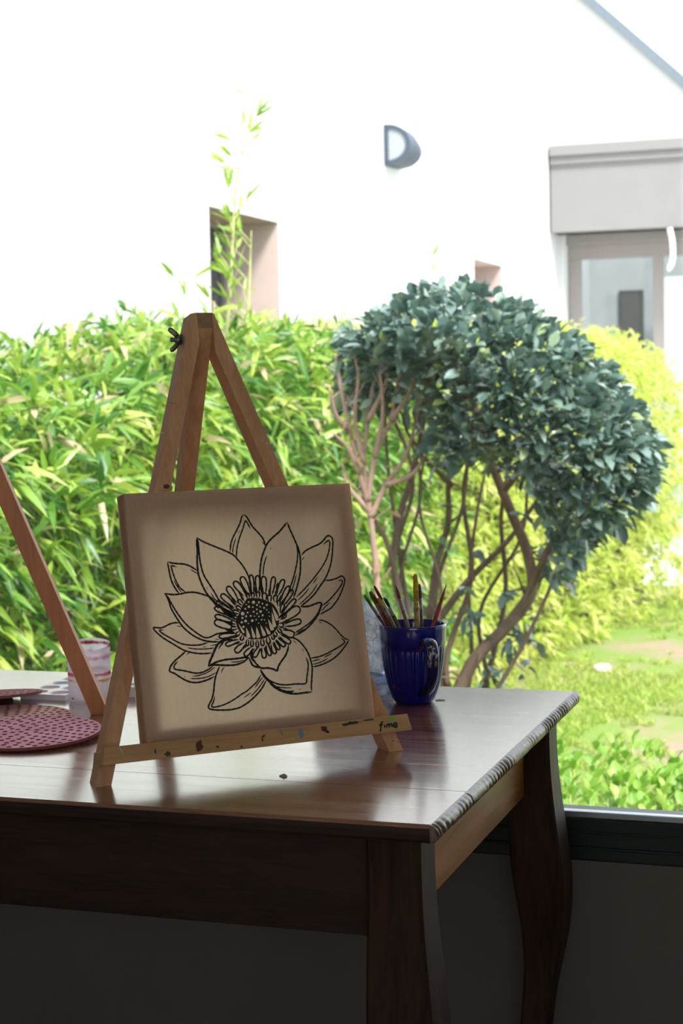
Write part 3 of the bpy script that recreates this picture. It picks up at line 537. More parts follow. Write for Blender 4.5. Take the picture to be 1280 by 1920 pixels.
STROKES=[(17.2,[(859,-582),(850,-651),(847,-753),(833,-854),(828,-987),(840,-1079),(881,-1204),(935,-1310),(1001,-1396),(1048,-1471)]),(15.2,[(859,-582),(898,-618),(970,-658),(1094,-716),(1198,-764),(1302,-822),(1351,-876),(1408,-952),(1454,-1038),(1484,-1122),(1497,-1206),(1488,-1287)]),(15.2,[(866,-621),(867,-713),(867,-816),(873,-918),(898,-1042),(951,-1148),(1015,-1265),(1069,-1371),(1148,-1448),(1188,-1481)]),(26.4,[(861,-600),(860,-672),(855,-754)]),(10.1,[(915,-1191),(932,-1228)]),(10.1,[(966,-1266),(1016,-1357),(1076,-1407),(1125,-1461)]),(14.2,[(1497,-333),(1466,-365),(1443,-426),(1389,-516),(1323,-616),(1287,-697),(1270,-789)]),(15.2,[(1497,-333),(1533,-363),(1564,-427),(1604,-497),(1673,-579),(1721,-649),(1745,-734)]),(13.2,[(1568,-521),(1540,-452),(1516,-414),(1496,-441),(1467,-510),(1411,-621),(1372,-722),(1353,-804),(1343,-876)]),(10.1,[(1426,-527),(1400,-564)]),(10.1,[(1367,-617),(1326,-699),(1308,-760),(1298,-821)]),(10.1,[(1701,-677),(1744,-739)]),(10.1,[(1815,-759),(1801,-787)]),(10.1,[(2121,-1117),(2086,-1204),(2041,-1305),(2013,-1355)]),(10.1,[(2203,-952),(2253,-909)]),(10.1,[(2489,-1092),(2470,-1114)]),(10.1,[(2407,-1167),(2328,-1254)]),(10.1,[(2274,-1300),(2191,-1378),(2092,-1449)]),(10.1,[(2390,-1256),(2307,-1355),(2183,-1451),(2109,-1503)]),(10.1,[(2607,-1444),(2582,-1460)]),(10.1,[(2543,-1497),(2469,-1545),(2405,-1603)]),(16.2,[(2068,-457),(2017,-508),(1942,-578),(1844,-646),(1769,-714),(1721,-795),(1678,-886),(1647,-998),(1628,-1111),(1626,-1214),(1625,-1318)]),(16.2,[(2068,-457),(2092,-544),(2127,-641),(2161,-737),(2186,-823),(2194,-897),(2188,-1001),(2171,-1105),(2137,-1207),(2090,-1319),(2046,-1410)]),(14.2,[(2160,-748),(2168,-832),(2152,-936),(2114,-1059),(2059,-1192),(2008,-1292),(1972,-1363)]),(22.3,[(2159,-737),(2176,-785),(2185,-833)]),(12.2,[(1747,-864),(1711,-940),(1686,-1021),(1670,-1114)]),(15.2,[(2210,-887),(2276,-833),(2372,-792),(2467,-760),(2529,-721),(2581,-671),(2617,-661),(2649,-680),(2664,-724),(2651,-818),(2625,-944),(2581,-1068),(2510,-1190),(2430,-1279),(2339,-1378),(2239,-1455),(2129,-1522)]),(13.2,[(2529,-769),(2574,-735),(2610,-723),(2620,-753),(2600,-837),(2556,-940),(2493,-1031),(2402,-1130),(2299,-1229),(2198,-1316),(2086,-1402)]),(14.2,[(2495,-1219),(2575,-1221),(2658,-1205),(2730,-1181),(2762,-1202),(2768,-1250),(2728,-1342),(2651,-1463),(2585,-1532),(2534,-1576),(2461,-1607),(2377,-1642)]),(13.2,[(2677,-1238),(2718,-1230),(2737,-1253),(2703,-1309),(2625,-1388),(2522,-1475),(2418,-1536)]),(17.2,[(2129,-1525),(2242,-1526),(2348,-1499),(2406,-1493),(2416,-1520),(2398,-1560),(2368,-1621),(2302,-1699),(2214,-1776),(2116,-1836),(2016,-1874)]),(13.2,[(2410,-1504),(2382,-1580),(2331,-1649),(2242,-1726),(2145,-1781),(2014,-1843)]),(10.1,[(2166,-1798),(2036,-1850)]),(10.1,[(2345,-1724),(2399,-1752)]),(10.1,[(2494,-2132),(2366,-2181)]),(10.1,[(2331,-2193),(2198,-2211)]),(10.1,[(2434,-2191),(2321,-2232),(2205,-2253)]),(10.1,[(2093,-2041),(2105,-2084)]),(10.1,[(1982,-1929),(2022,-1973)]),(10.1,[(1676,-2472),(1784,-2499),(1905,-2512)]),(10.1,[(1986,-2542),(2020,-2537)]),(10.1,[(1542,-2338),(1474,-2403),(1409,-2473)]),(10.1,[(1357,-2519),(1282,-2562)]),(10.1,[(1561,-2365),(1454,-2482),(1346,-2569)]),(13.2,[(2347,-1703),(2425,-1724),(2500,-1767),(2573,-1835),(2633,-1913),(2684,-1965),(2743,-1985)]),(14.2,[(2743,-1985),(2685,-2054),(2594,-2140),(2495,-2205),(2387,-2248),(2293,-2271),(2201,-2281)]),(13.2,[(2633,-1961),(2680,-2001),(2641,-2040),(2544,-2084),(2423,-2131),(2306,-2163),(2191,-2171)]),(15.2,[(1952,-1895),(2007,-1910),(2059,-1945),(2118,-2017),(2165,-2104),(2193,-2210),(2200,-2294),(2179,-2426),(2163,-2517),(2161,-2587)]),(17.2,[(2161,-2587),(2076,-2587),(1941,-2589),(1832,-2567),(1748,-2525),(1676,-2472),(1616,-2411),(1577,-2371),(1538,-2317),(1507,-2248)]),(24.4,[(1606,-2405),(1675,-2477),(1769,-2537),(1866,-2562),(1927,-2550)]),(14.2,[(1513,-2248),(1559,-2334),(1628,-2402),(1734,-2452),(1843,-2469),(1955,-2469),(2089,-2475),(2113,-2410),(2140,-2309),(2151,-2227),(2131,-2153)]),(17.2,[(1915,-1980),(1903,-2030),(1861,-2109),(1798,-2176),(1752,-2234),(1728,-2285),(1688,-2264),(1613,-2242),(1525,-2234),(1465,-2178),(1433,-2124),(1421,-2082)]),(18.3,[(1376,-2088),(1393,-2141),(1420,-2194),(1483,-2222),(1525,-2236)]),(15.2,[(991,-2162),(959,-2214),(925,-2282),(901,-2360),(880,-2459),(849,-2546),(811,-2603),(794,-2636),(805,-2662),(867,-2680),(952,-2692),(1080,-2699),(1190,-2685),(1281,-2648),(1342,-2614),(1424,-2556),(1510,-2477),(1575,-2386)]),(13.2,[(889,-2520),(861,-2588),(835,-2630),(849,-2645),(914,-2646),(1024,-2623),(1136,-2579),(1251,-2519),(1287,-2507),(1382,-2445),(1453,-2391),(1517,-2310)]),(10.1,[(1055,-2172),(1019,-2209),(998,-2253)]),(10.1,[(1360,-2519),(1256,-2573)]),(10.1,[(523,-2251),(543,-2257)]),(10.1,[(594,-2280),(715,-2288),(823,-2278),(935,-2237)]),(10.1,[(628,-2255),(719,-2251),(829,-2223),(932,-2166)]),(10.1,[(575,-1995),(632,-1964)]),(10.1,[(490,-1636),(557,-1652)]),(10.1,[(791,-1917),(845,-1918)]),(10.1,[(595,-1909),(709,-1933),(837,-1943),(955,-1939)]),(10.1,[(899,-1911),(992,-1899)]),(10.1,[(955,-1835),(1019,-1845)]),(10.1,[(1130,-2128),(1228,-2132),(1306,-2113)]),(15.2,[(580,-1945),(512,-1994),(432,-2048),(374,-2103),(349,-2150),(356,-2176),(407,-2200),(465,-2245),(545,-2298),(626,-2328),(711,-2333),(820,-2313),(914,-2281)]),(14.2,[(465,-2058),(417,-2101),(408,-2135),(432,-2156),(515,-2175),(597,-2200),(680,-2222),(765,-2217),(843,-2189),(906,-2154)]),(14.2,[(541,-1605),(467,-1597),(403,-1609),(326,-1638),(283,-1645),(232,-1636),(198,-1636),(208,-1664),(255,-1718),(323,-1778),(421,-1846),(520,-1915),(590,-1951),(683,-1979),(788,-1996),(911,-1998)]),(13.2,[(325,-1673),(281,-1670),(274,-1684),(328,-1729),(407,-1780),(486,-1832),(567,-1866),(672,-1884),(778,-1886),(877,-1864)]),(15.2,[(375,-1233),(439,-1250),(501,-1259),(587,-1255),(662,-1245),(748,-1248),(821,-1266),(904,-1298),(965,-1327),(1022,-1403)]),(15.2,[(375,-1233),(409,-1283),(428,-1355),(441,-1416),(469,-1479),(513,-1563),(568,-1652),(635,-1723),(714,-1785),(805,-1833),(910,-1861),(1017,-1870)]),(14.2,[(409,-1283),(449,-1356),(480,-1419),(520,-1493),(575,-1577),(642,-1658),(730,-1736),(809,-1793),(861,-1809),(916,-1801),(983,-1776),(1060,-1767),(1158,-1765),(1223,-1765)]),(22.3,[(387,-1243),(418,-1299),(438,-1361)]),(15.2,[(452,-856),(518,-878),(592,-890),(665,-900),(737,-930),(827,-992)]),(15.2,[(452,-856),(460,-933),(471,-1035),(489,-1117),(528,-1200),(566,-1254)]),(13.2,[(567,-927),(496,-908),(497,-935),(511,-1007),(539,-1100),(583,-1184),(652,-1244)]),(10.1,[(508,-1086),(553,-1172),(598,-1246)]),(10.1,[(729,-962),(829,-1033)]),(20.3,[(533,-1206),(561,-1248)]),(20.3,[(1082,-1865),(1004,-1889),(954,-1951),(915,-2019),(875,-2086),(841,-2159)]),(17.2,[(841,-2159),(903,-2129),(981,-2105),(1080,-2093),(1188,-2093),(1276,-2090),(1364,-2079)]),(17.2,[(858,-2150),(923,-2143),(998,-2152),(1105,-2164),(1202,-2165),(1292,-2142),(1373,-2098)]),(14.2,[(1081,-1872),(1028,-1917),(994,-1960)]),(22.3,[(1005,-1874),(1083,-1855),(1192,-1854)]),(15.2,[(1459,-1342),(1420,-1276),(1390,-1220),(1373,-1174),(1365,-1137),(1372,-1116),(1387,-1103),(1407,-1104),(1425,-1116),(1443,-1150),(1460,-1197),(1473,-1258),(1484,-1334)]),(15.2,[(1395,-1340),(1346,-1294),(1309,-1254),(1284,-1219),(1271,-1189),(1274,-1170),(1286,-1155),(1305,-1151),(1325,-1157),(1347,-1180),(1371,-1216),(1394,-1265),(1417,-1326)]),(15.2,[(1298,-1420),(1249,-1365),(1212,-1319),(1187,-1278),(1174,-1245),(1177,-1225),(1189,-1210),(1209,-1208),(1229,-1216),(1252,-1244),(1275,-1285),(1298,-1339),(1321,-1407)]),(15.2,[(1257,-1474),(1197,-1433),(1149,-1396),(1116,-1363),(1095,-1335),(1092,-1315),(1100,-1299),(1118,-1293),(1139,-1297),(1167,-1319),(1200,-1352),(1235,-1400),(1275,-1459)]),(15.2,[(1239,-1555),(1166,-1513),(1108,-1475),(1064,-1442),(1035,-1414),(1027,-1394),(1030,-1378),(1047,-1372),(1069,-1376),(1104,-1398),(1147,-1432),(1196,-1480),(1253,-1539)]),(15.2,[(1255,-1583),(1170,-1559),(1101,-1535),(1048,-1512),(1011,-1490),(998,-1472),(997,-1455),(1012,-1445),(1036,-1444),(1077,-1457),(1129,-1481),(1192,-1517),(1265,-1564)]),(15.2,[(1215,-1652),(1142,-1637),(1082,-1621),(1037,-1604),(1005,-1586),(994,-1570),(993,-1554),(1007,-1542),(1027,-1538),(1063,-1548),(1108,-1566),(1161,-1594),(1224,-1632)]),(15.2,[(1220,-1743),(1138,-1726),(1071,-1707),(1022,-1686),(988,-1664),(977,-1643),(980,-1621),(997,-1605),(1021,-1599),(1061,-1609),(1110,-1632),(1167,-1668),(1234,-1716)]),(15.2,[(1253,-1808),(1182,-1822),(1124,-1832),(1077,-1835),(1042,-1832),(1025,-1823),(1017,-1809),(1024,-1795),(1040,-1784),(1075,-1778),(1122,-1776),(1181,-1780),(1252,-1788)]),(15.2,[(1274,-1880),(1223,-1904),(1180,-1921),(1145,-1931),(1117,-1934),(1102,-1928),(1093,-1917),(1094,-1903),(1104,-1891),(1130,-1880),(1166,-1871),(1212,-1866),(1269,-1862)]),(15.2,[(1352,-1922),(1321,-1962),(1292,-1993),(1266,-2013),(1243,-2024),(1225,-2022),(1210,-2011),(1203,-1995),(1204,-1978),(1221,-1960),(1248,-1940),(1286,-1922),(1336,-1903)]),(15.2,[(1443,-1978),(1418,-2015),(1395,-2044),(1373,-2063),(1354,-2074),(1339,-2073),(1325,-2066),(1318,-2052),(1319,-2039),(1332,-2021),(1355,-2003),(1387,-1984),(1429,-1964)]),(15.2,[(1537,-1984),(1520,-2024),(1504,-2056),(1487,-2079),(1470,-2094),(1456,-2096),(1442,-2092),(1433,-2081),(1431,-2068),(1440,-2048),(1458,-2026),(1485,-2001),(1521,-1973)]),(15.2,[(1583,-1982),(1596,-2021),(1605,-2054),(1607,-2081),(1604,-2101),(1594,-2111),(1580,-2116),(1566,-2113),(1555,-2104),(1550,-2084),(1549,-2058),(1554,-2024),(1563,-1983)]),(15.2,[(1635,-1944),(1654,-1986),(1667,-2022),(1674,-2051),(1675,-2074),(1669,-2085),(1658,-2092),(1645,-2090),(1635,-2081),(1626,-2060),(1621,-2031),(1618,-1993),(1618,-1947)]),(15.2,[(1703,-1939),(1723,-1977),(1737,-2009),(1744,-2036),(1745,-2057),(1739,-2068),(1727,-2075),(1713,-2074),(1701,-2067),(1692,-2047),(1686,-2020),(1684,-1986),(1685,-1943)]),(15.2,[(1742,-1916),(1766,-1945),(1784,-1971),(1795,-1993),(1799,-2011),(1796,-2022),(1787,-2029),(1776,-2030),(1765,-2025),(1754,-2010),(1744,-1988),(1735,-1958),(1728,-1922)]),(15.2,[(1778,-1890),(1814,-1913),(1843,-1934),(1862,-1953),(1873,-1970),(1873,-1983),(1866,-1994),(1853,-2000),(1839,-1999),(1822,-1986),(1804,-1966),(1784,-1938),(1764,-1902)]),(15.2,[(1816,-1845),(1865,-1870),(1903,-1893),(1930,-1914),(1947,-1934),(1949,-1949),(1942,-1964),(1928,-1971),(1911,-1971),(1888,-1957),(1862,-1935),(1833,-1902),(1802,-1860)]),(15.2,[(1854,-1796),(1908,-1799),(1951,-1806),(1982,-1818),(2003,-1833),(2008,-1851),(2003,-1871),(1989,-1888),(1972,-1897),(1946,-1894),(1915,-1880),(1880,-1856),(1841,-1822)]),(15.2,[(1881,-1728),(1948,-1702),(2005,-1685),(2051,-1676),(2087,-1675),(2106,-1685),(2116,-1701),(2112,-1719),(2098,-1734),(2064,-1745),(2017,-1752),(1957,-1754),(1885,-1752)]),(15.2,[(1840,-1670),(1907,-1608),(1967,-1560),(2019,-1528),(2063,-1512),(2092,-1517),(2114,-1534),(2121,-1561),(2112,-1587),(2077,-1616),(2023,-1645),(1951,-1673),(1860,-1701)]),(15.2,[(1876,-1588),(1924,-1530),(1967,-1484),(2005,-1450),(2036,-1428),(2057,-1422),(2072,-1427),(2077,-1442),(2070,-1460),(2045,-1488),(2006,-1522),(1954,-1559),(1889,-1602)]),(15.2,[(1887,-1487),(1924,-1427),(1957,-1378),(1987,-1341),(2014,-1316),(2032,-1309),(2047,-1311),(2053,-1324),(2050,-1342),(2030,-1371),(1999,-1407),(1956,-1449),(1901,-1497)]),(15.2,[(1867,-1438),(1895,-1377),(1921,-1328),(1947,-1292),(1970,-1267),(1989,-1260),(2007,-1263),(2017,-1277),(2018,-1295),(2002,-1325),(1976,-1361),(1937,-1402),(1887,-1450)]),(15.2,[(1819,-1369),(1841,-1304),(1862,-1251),(1883,-1211),(1904,-1183),(1921,-1173),(1938,-1173),(1949,-1185),(1951,-1204),(1939,-1236),(1916,-1276),(1882,-1323),(1838,-1378)]),(15.2,[(1740,-1355),(1748,-1285),(1757,-1227),(1769,-1182),(1783,-1149),(1797,-1135),(1813,-1131),(1825,-1141),(1831,-1159),(1825,-1194),(1812,-1239),(1790,-1294),(1760,-1360)]),(15.2,[(1657,-1331),(1646,-1266),(1640,-1213),(1641,-1170),(1647,-1138),(1659,-1123),(1676,-1116),(1693,-1123),(1704,-1138),(1708,-1170),(1705,-1213),(1696,-1267),(1680,-1331)]),(15.2,[(1570,-1324),(1564,-1257),(1561,-1201),(1564,-1156),(1571,-1122),(1582,-1107),(1597,-1101),(1611,-1108),(1620,-1124),(1621,-1158),(1618,-1203),(1607,-1258),(1590,-1325)]),(15.2,[(1505,-1331),(1494,-1258),(1488,-1197),(1487,-1148),(1491,-1111),(1500,-1094),(1513,-1086),(1527,-1093),(1536,-1110),(1540,-1146),(1540,-1195),(1534,-1257),(1524,-1330)]),(15.2,[(1438,-1383),(1429,-1360),(1424,-1342),(1423,-1327),(1425,-1315),(1432,-1310),(1442,-1307),(1452,-1309),(1459,-1313),(1462,-1325),(1463,-1340),(1459,-1359),(1452,-1382)]),(15.2,[(1501,-1381),(1494,-1360),(1490,-1342),(1490,-1327),(1493,-1317),(1500,-1312),(1510,-1310),(1520,-1312),(1527,-1317),(1529,-1328),(1528,-1342),(1523,-1360),(1515,-1382)]),(15.2,[(1566,-1386),(1560,-1360),(1557,-1339),(1558,-1322),(1563,-1309),(1571,-1304),(1583,-1302),(1593,-1306),(1601,-1312),(1602,-1325),(1600,-1342),(1593,-1362),(1581,-1387)]),(15.2,[(1646,-1423),(1637,-1392),(1633,-1366),(1634,-1346),(1640,-1331),(1650,-1325),(1665,-1322),(1679,-1326),(1688,-1334),(1691,-1349),(1689,-1369),(1680,-1394),(1666,-1424)]),(15.2,[(1714,-1448),(1705,-1419),(1701,-1394),(1702,-1375),(1706,-1360),(1715,-1353),(1727,-1351),(1739,-1354),(1748,-1361),(1751,-1376),(1749,-1395),(1742,-1420),(1731,-1449)]),(15.2,[(1787,-1448),(1782,-1420),(1780,-1398),(1782,-1381),(1788,-1368),(1797,-1363),(1810,-1362),(1822,-1366),(1829,-1373),(1831,-1386),(1827,-1404),(1818,-1425),(1804,-1450)]),(15.2,[(1830,-1503),(1827,-1478),(1825,-1458),(1827,-1442),(1832,-1431),(1838,-1426),(1848,-1424),(1856,-1428),(1862,-1434),(1863,-1446),(1860,-1462),(1853,-1481),(1843,-1504)]),(15.2,[(1847,-1590),(1853,-1551),(1860,-1519),(1869,-1494),(1879,-1477),(1890,-1470),(1902,-1470),(1911,-1477),(1915,-1488),(1911,-1507),(1901,-1532),(1885,-1561),(1862,-1595)]),(15.2,[(1365,-1458),(1341,-1442),(1322,-1427),(1310,-1413),(1304,-1401),(1306,-1391),(1313,-1383),(1323,-1379),(1334,-1379),(1345,-1388),(1356,-1402),(1367,-1423),(1377,-1449)]),(15.2,[(1344,-1514),(1319,-1506),(1299,-1497),(1286,-1488),(1278,-1478),(1278,-1469),(1283,-1460),(1292,-1453),(1301,-1451),(1313,-1456),(1326,-1466),(1339,-1482),(1354,-1503)]),(15.2,[(1315,-1551),(1286,-1549),(1263,-1546),(1246,-1540),(1235,-1533),(1232,-1524),(1233,-1513),(1240,-1505),(1249,-1500),(1263,-1502),(1279,-1509),(1299,-1521),(1321,-1538)]),(15.2,[(1302,-1619),(1273,-1615),(1250,-1610),(1232,-1603),(1221,-1595),(1217,-1587),(1219,-1578),(1226,-1570),(1234,-1567),(1249,-1570),(1266,-1577),(1285,-1590),(1308,-1607)]),(15.2,[(1256,-1677),(1233,-1673),(1215,-1668),(1202,-1662),(1195,-1654),(1195,-1645),(1199,-1635),(1206,-1628),(1215,-1624),(1226,-1627),(1238,-1634),(1251,-1647),(1264,-1665)]),(15.2,[(1269,-1728),(1243,-1736),(1221,-1741),(1203,-1741),(1190,-1738),(1184,-1731),(1182,-1721),(1185,-1711),(1191,-1704),(1204,-1700),(1221,-1701),(1243,-1705),(1269,-1713)]),(15.2,[(1298,-1776),(1289,-1793),(1281,-1806),(1271,-1814),(1262,-1817),(1254,-1814),(1246,-1807),(1240,-1799),(1239,-1791),(1244,-1783),(1254,-1776),(1269,-1770),(1289,-1765)]),(15.2,[(1344,-1813),(1339,-1836),(1333,-1853),(1326,-1866),(1317,-1874),(1308,-1876),(1299,-1873),(1292,-1866),(1288,-1859),(1292,-1848),(1300,-1836),(1314,-1822),(1332,-1807)]),(15.2,[(1393,-1866),(1395,-1892),(1394,-1913),(1391,-1930),(1386,-1941),(1379,-1946),(1370,-1947),(1362,-1943),(1357,-1936),(1357,-1924),(1361,-1907),(1369,-1887),(1381,-1864)]),(15.2,[(1450,-1870),(1453,-1898),(1454,-1921),(1452,-1939),(1448,-1953),(1441,-1959),(1432,-1960),(1424,-1957),(1418,-1950),(1418,-1936),(1420,-1918),(1427,-1895),(1438,-1869)]),(15.2,[(1512,-1885),(1518,-1913),(1521,-1936),(1520,-1954),(1517,-1968),(1511,-1974),(1502,-1976),(1493,-1973),(1487,-1967),(1485,-1953),(1486,-1935),(1492,-1912),(1500,-1884)]),(15.2,[(1580,-1869),(1589,-1897),(1594,-1920),(1595,-1938),(1591,-1952),(1584,-1959),(1573,-1962),(1562,-1959),(1554,-1953),(1551,-1939),(1551,-1921),(1556,-1898),(1564,-1870)]),(15.2,[(1659,-1855),(1670,-1881),(1677,-1902),(1678,-1920),(1675,-1933),(1667,-1940),(1655,-1943),(1642,-1941),(1634,-1935),(1629,-1922),(1629,-1905),(1634,-1883),(1642,-1856)]),(15.2,[(1716,-1838),(1726,-1854),(1734,-1868),(1737,-1879),(1737,-1888),(1733,-1894),(1726,-1897),(1718,-1898),(1712,-1895),(1707,-1887),(1704,-1875),(1704,-1860),(1705,-1841)]),(15.2,[(1743,-1798),(1759,-1813),(1771,-1827),(1777,-1840),(1778,-1850),(1774,-1857),(1766,-1863),(1756,-1864),(1747,-1863),(1740,-1854),(1735,-1842),(1732,-1825),(1730,-1803)]),(15.2,[(1790,-1750),(1810,-1767),(1826,-1783),(1836,-1797),(1841,-1809),(1839,-1817),(1832,-1824),(1823,-1826),(1815,-1824),(1805,-1815),(1796,-1800),(1788,-1781),(1779,-1756)]),(15.2,[(1809,-1714),(1832,-1709),(1850,-1707),(1863,-1709),(1872,-1715),(1874,-1725),(1872,-1739),(1866,-1751),(1859,-1759),(1848,-1761),(1835,-1757),(1821,-1747),(1804,-1733)]),(15.2,[(1836,-1652),(1852,-1628),(1867,-1609),(1882,-1598),(1896,-1592),(1907,-1595),(1917,-1603),(1924,-1614),(1924,-1625),(1915,-1636),(1900,-1647),(1877,-1656),(1848,-1666)]),(20.3,[(1399,-1257),(1440,-1361)]),(20.3,[(1323,-1283),(1380,-1361)]),(20.3,[(1226,-1351),(1283,-1441)]),(20.3,[(1171,-1424),(1248,-1497)]),(20.3,[(1138,-1503),(1237,-1578)]),(20.3,[(1138,-1556),(1258,-1607)]),(20.3,[(1115,-1638),(1218,-1675)]),(20.3,[(1106,-1728),(1219,-1773)]),(20.3,[(1159,-1834),(1265,-1826)]),(20.3,[(1208,-1917),(1288,-1894)]),(20.3,[(1315,-1982),(1373,-1934)]),(20.3,[(1414,-2032),(1462,-1987)]),(20.3,[(1520,-2041),(1557,-1988)]),(20.3,[(1607,-2034),(1601,-1974)]),(20.3,[(1665,-1999),(1649,-1934)]),(20.3,[(1735,-1988),(1718,-1929)]),(20.3,[(1778,-1954),(1753,-1905)]),(20.3,[(1831,-1917),(1786,-1874)]),(20.3,[(1886,-1873),(1824,-1826)]),(20.3,[(1930,-1792),(1858,-1768)]),(20.3,[(1969,-1686),(1865,-1707)]),(20.3,[(1924,-1577),(1808,-1649)]),(20.3,[(1936,-1507),(1853,-1584)]),(20.3,[(1932,-1403),(1865,-1486)]),(20.3,[(1898,-1354),(1843,-1436)]),(20.3,[(1842,-1280),(1795,-1371)]),(20.3,[(1744,-1261),(1719,-1363)]),(20.3,[(1635,-1245),(1635,-1341)]),(20.3,[(1555,-1234),(1551,-1335)]),(20.3,[(1485,-1234),(1488,-1343)]),(24.4,[(1054,-1410),(1129,-1518),(1212,-1565)]),(24.4,[(1439,-1992),(1411,-2051),(1423,-2143)]),(24.4,[(1384,-2099),(1320,-2084),(1286,-2091)]),(24.4,[(1346,-1329),(1393,-1404)]),(24.4,[(1742,-1346),(1736,-1305)]),(24.4,[(1865,-1199),(1827,-1290)])]
BLACK=[(1430,-1371),(1507,-1371),(1615,-1389),(1700,-1426),(1763,-1462),(1815,-1548),(1830,-1643),(1806,-1734),(1760,-1797),(1687,-1848),(1595,-1877),(1496,-1879),(1409,-1869),(1353,-1831),(1293,-1775),(1263,-1702),(1258,-1620),(1312,-1542),(1354,-1463)]
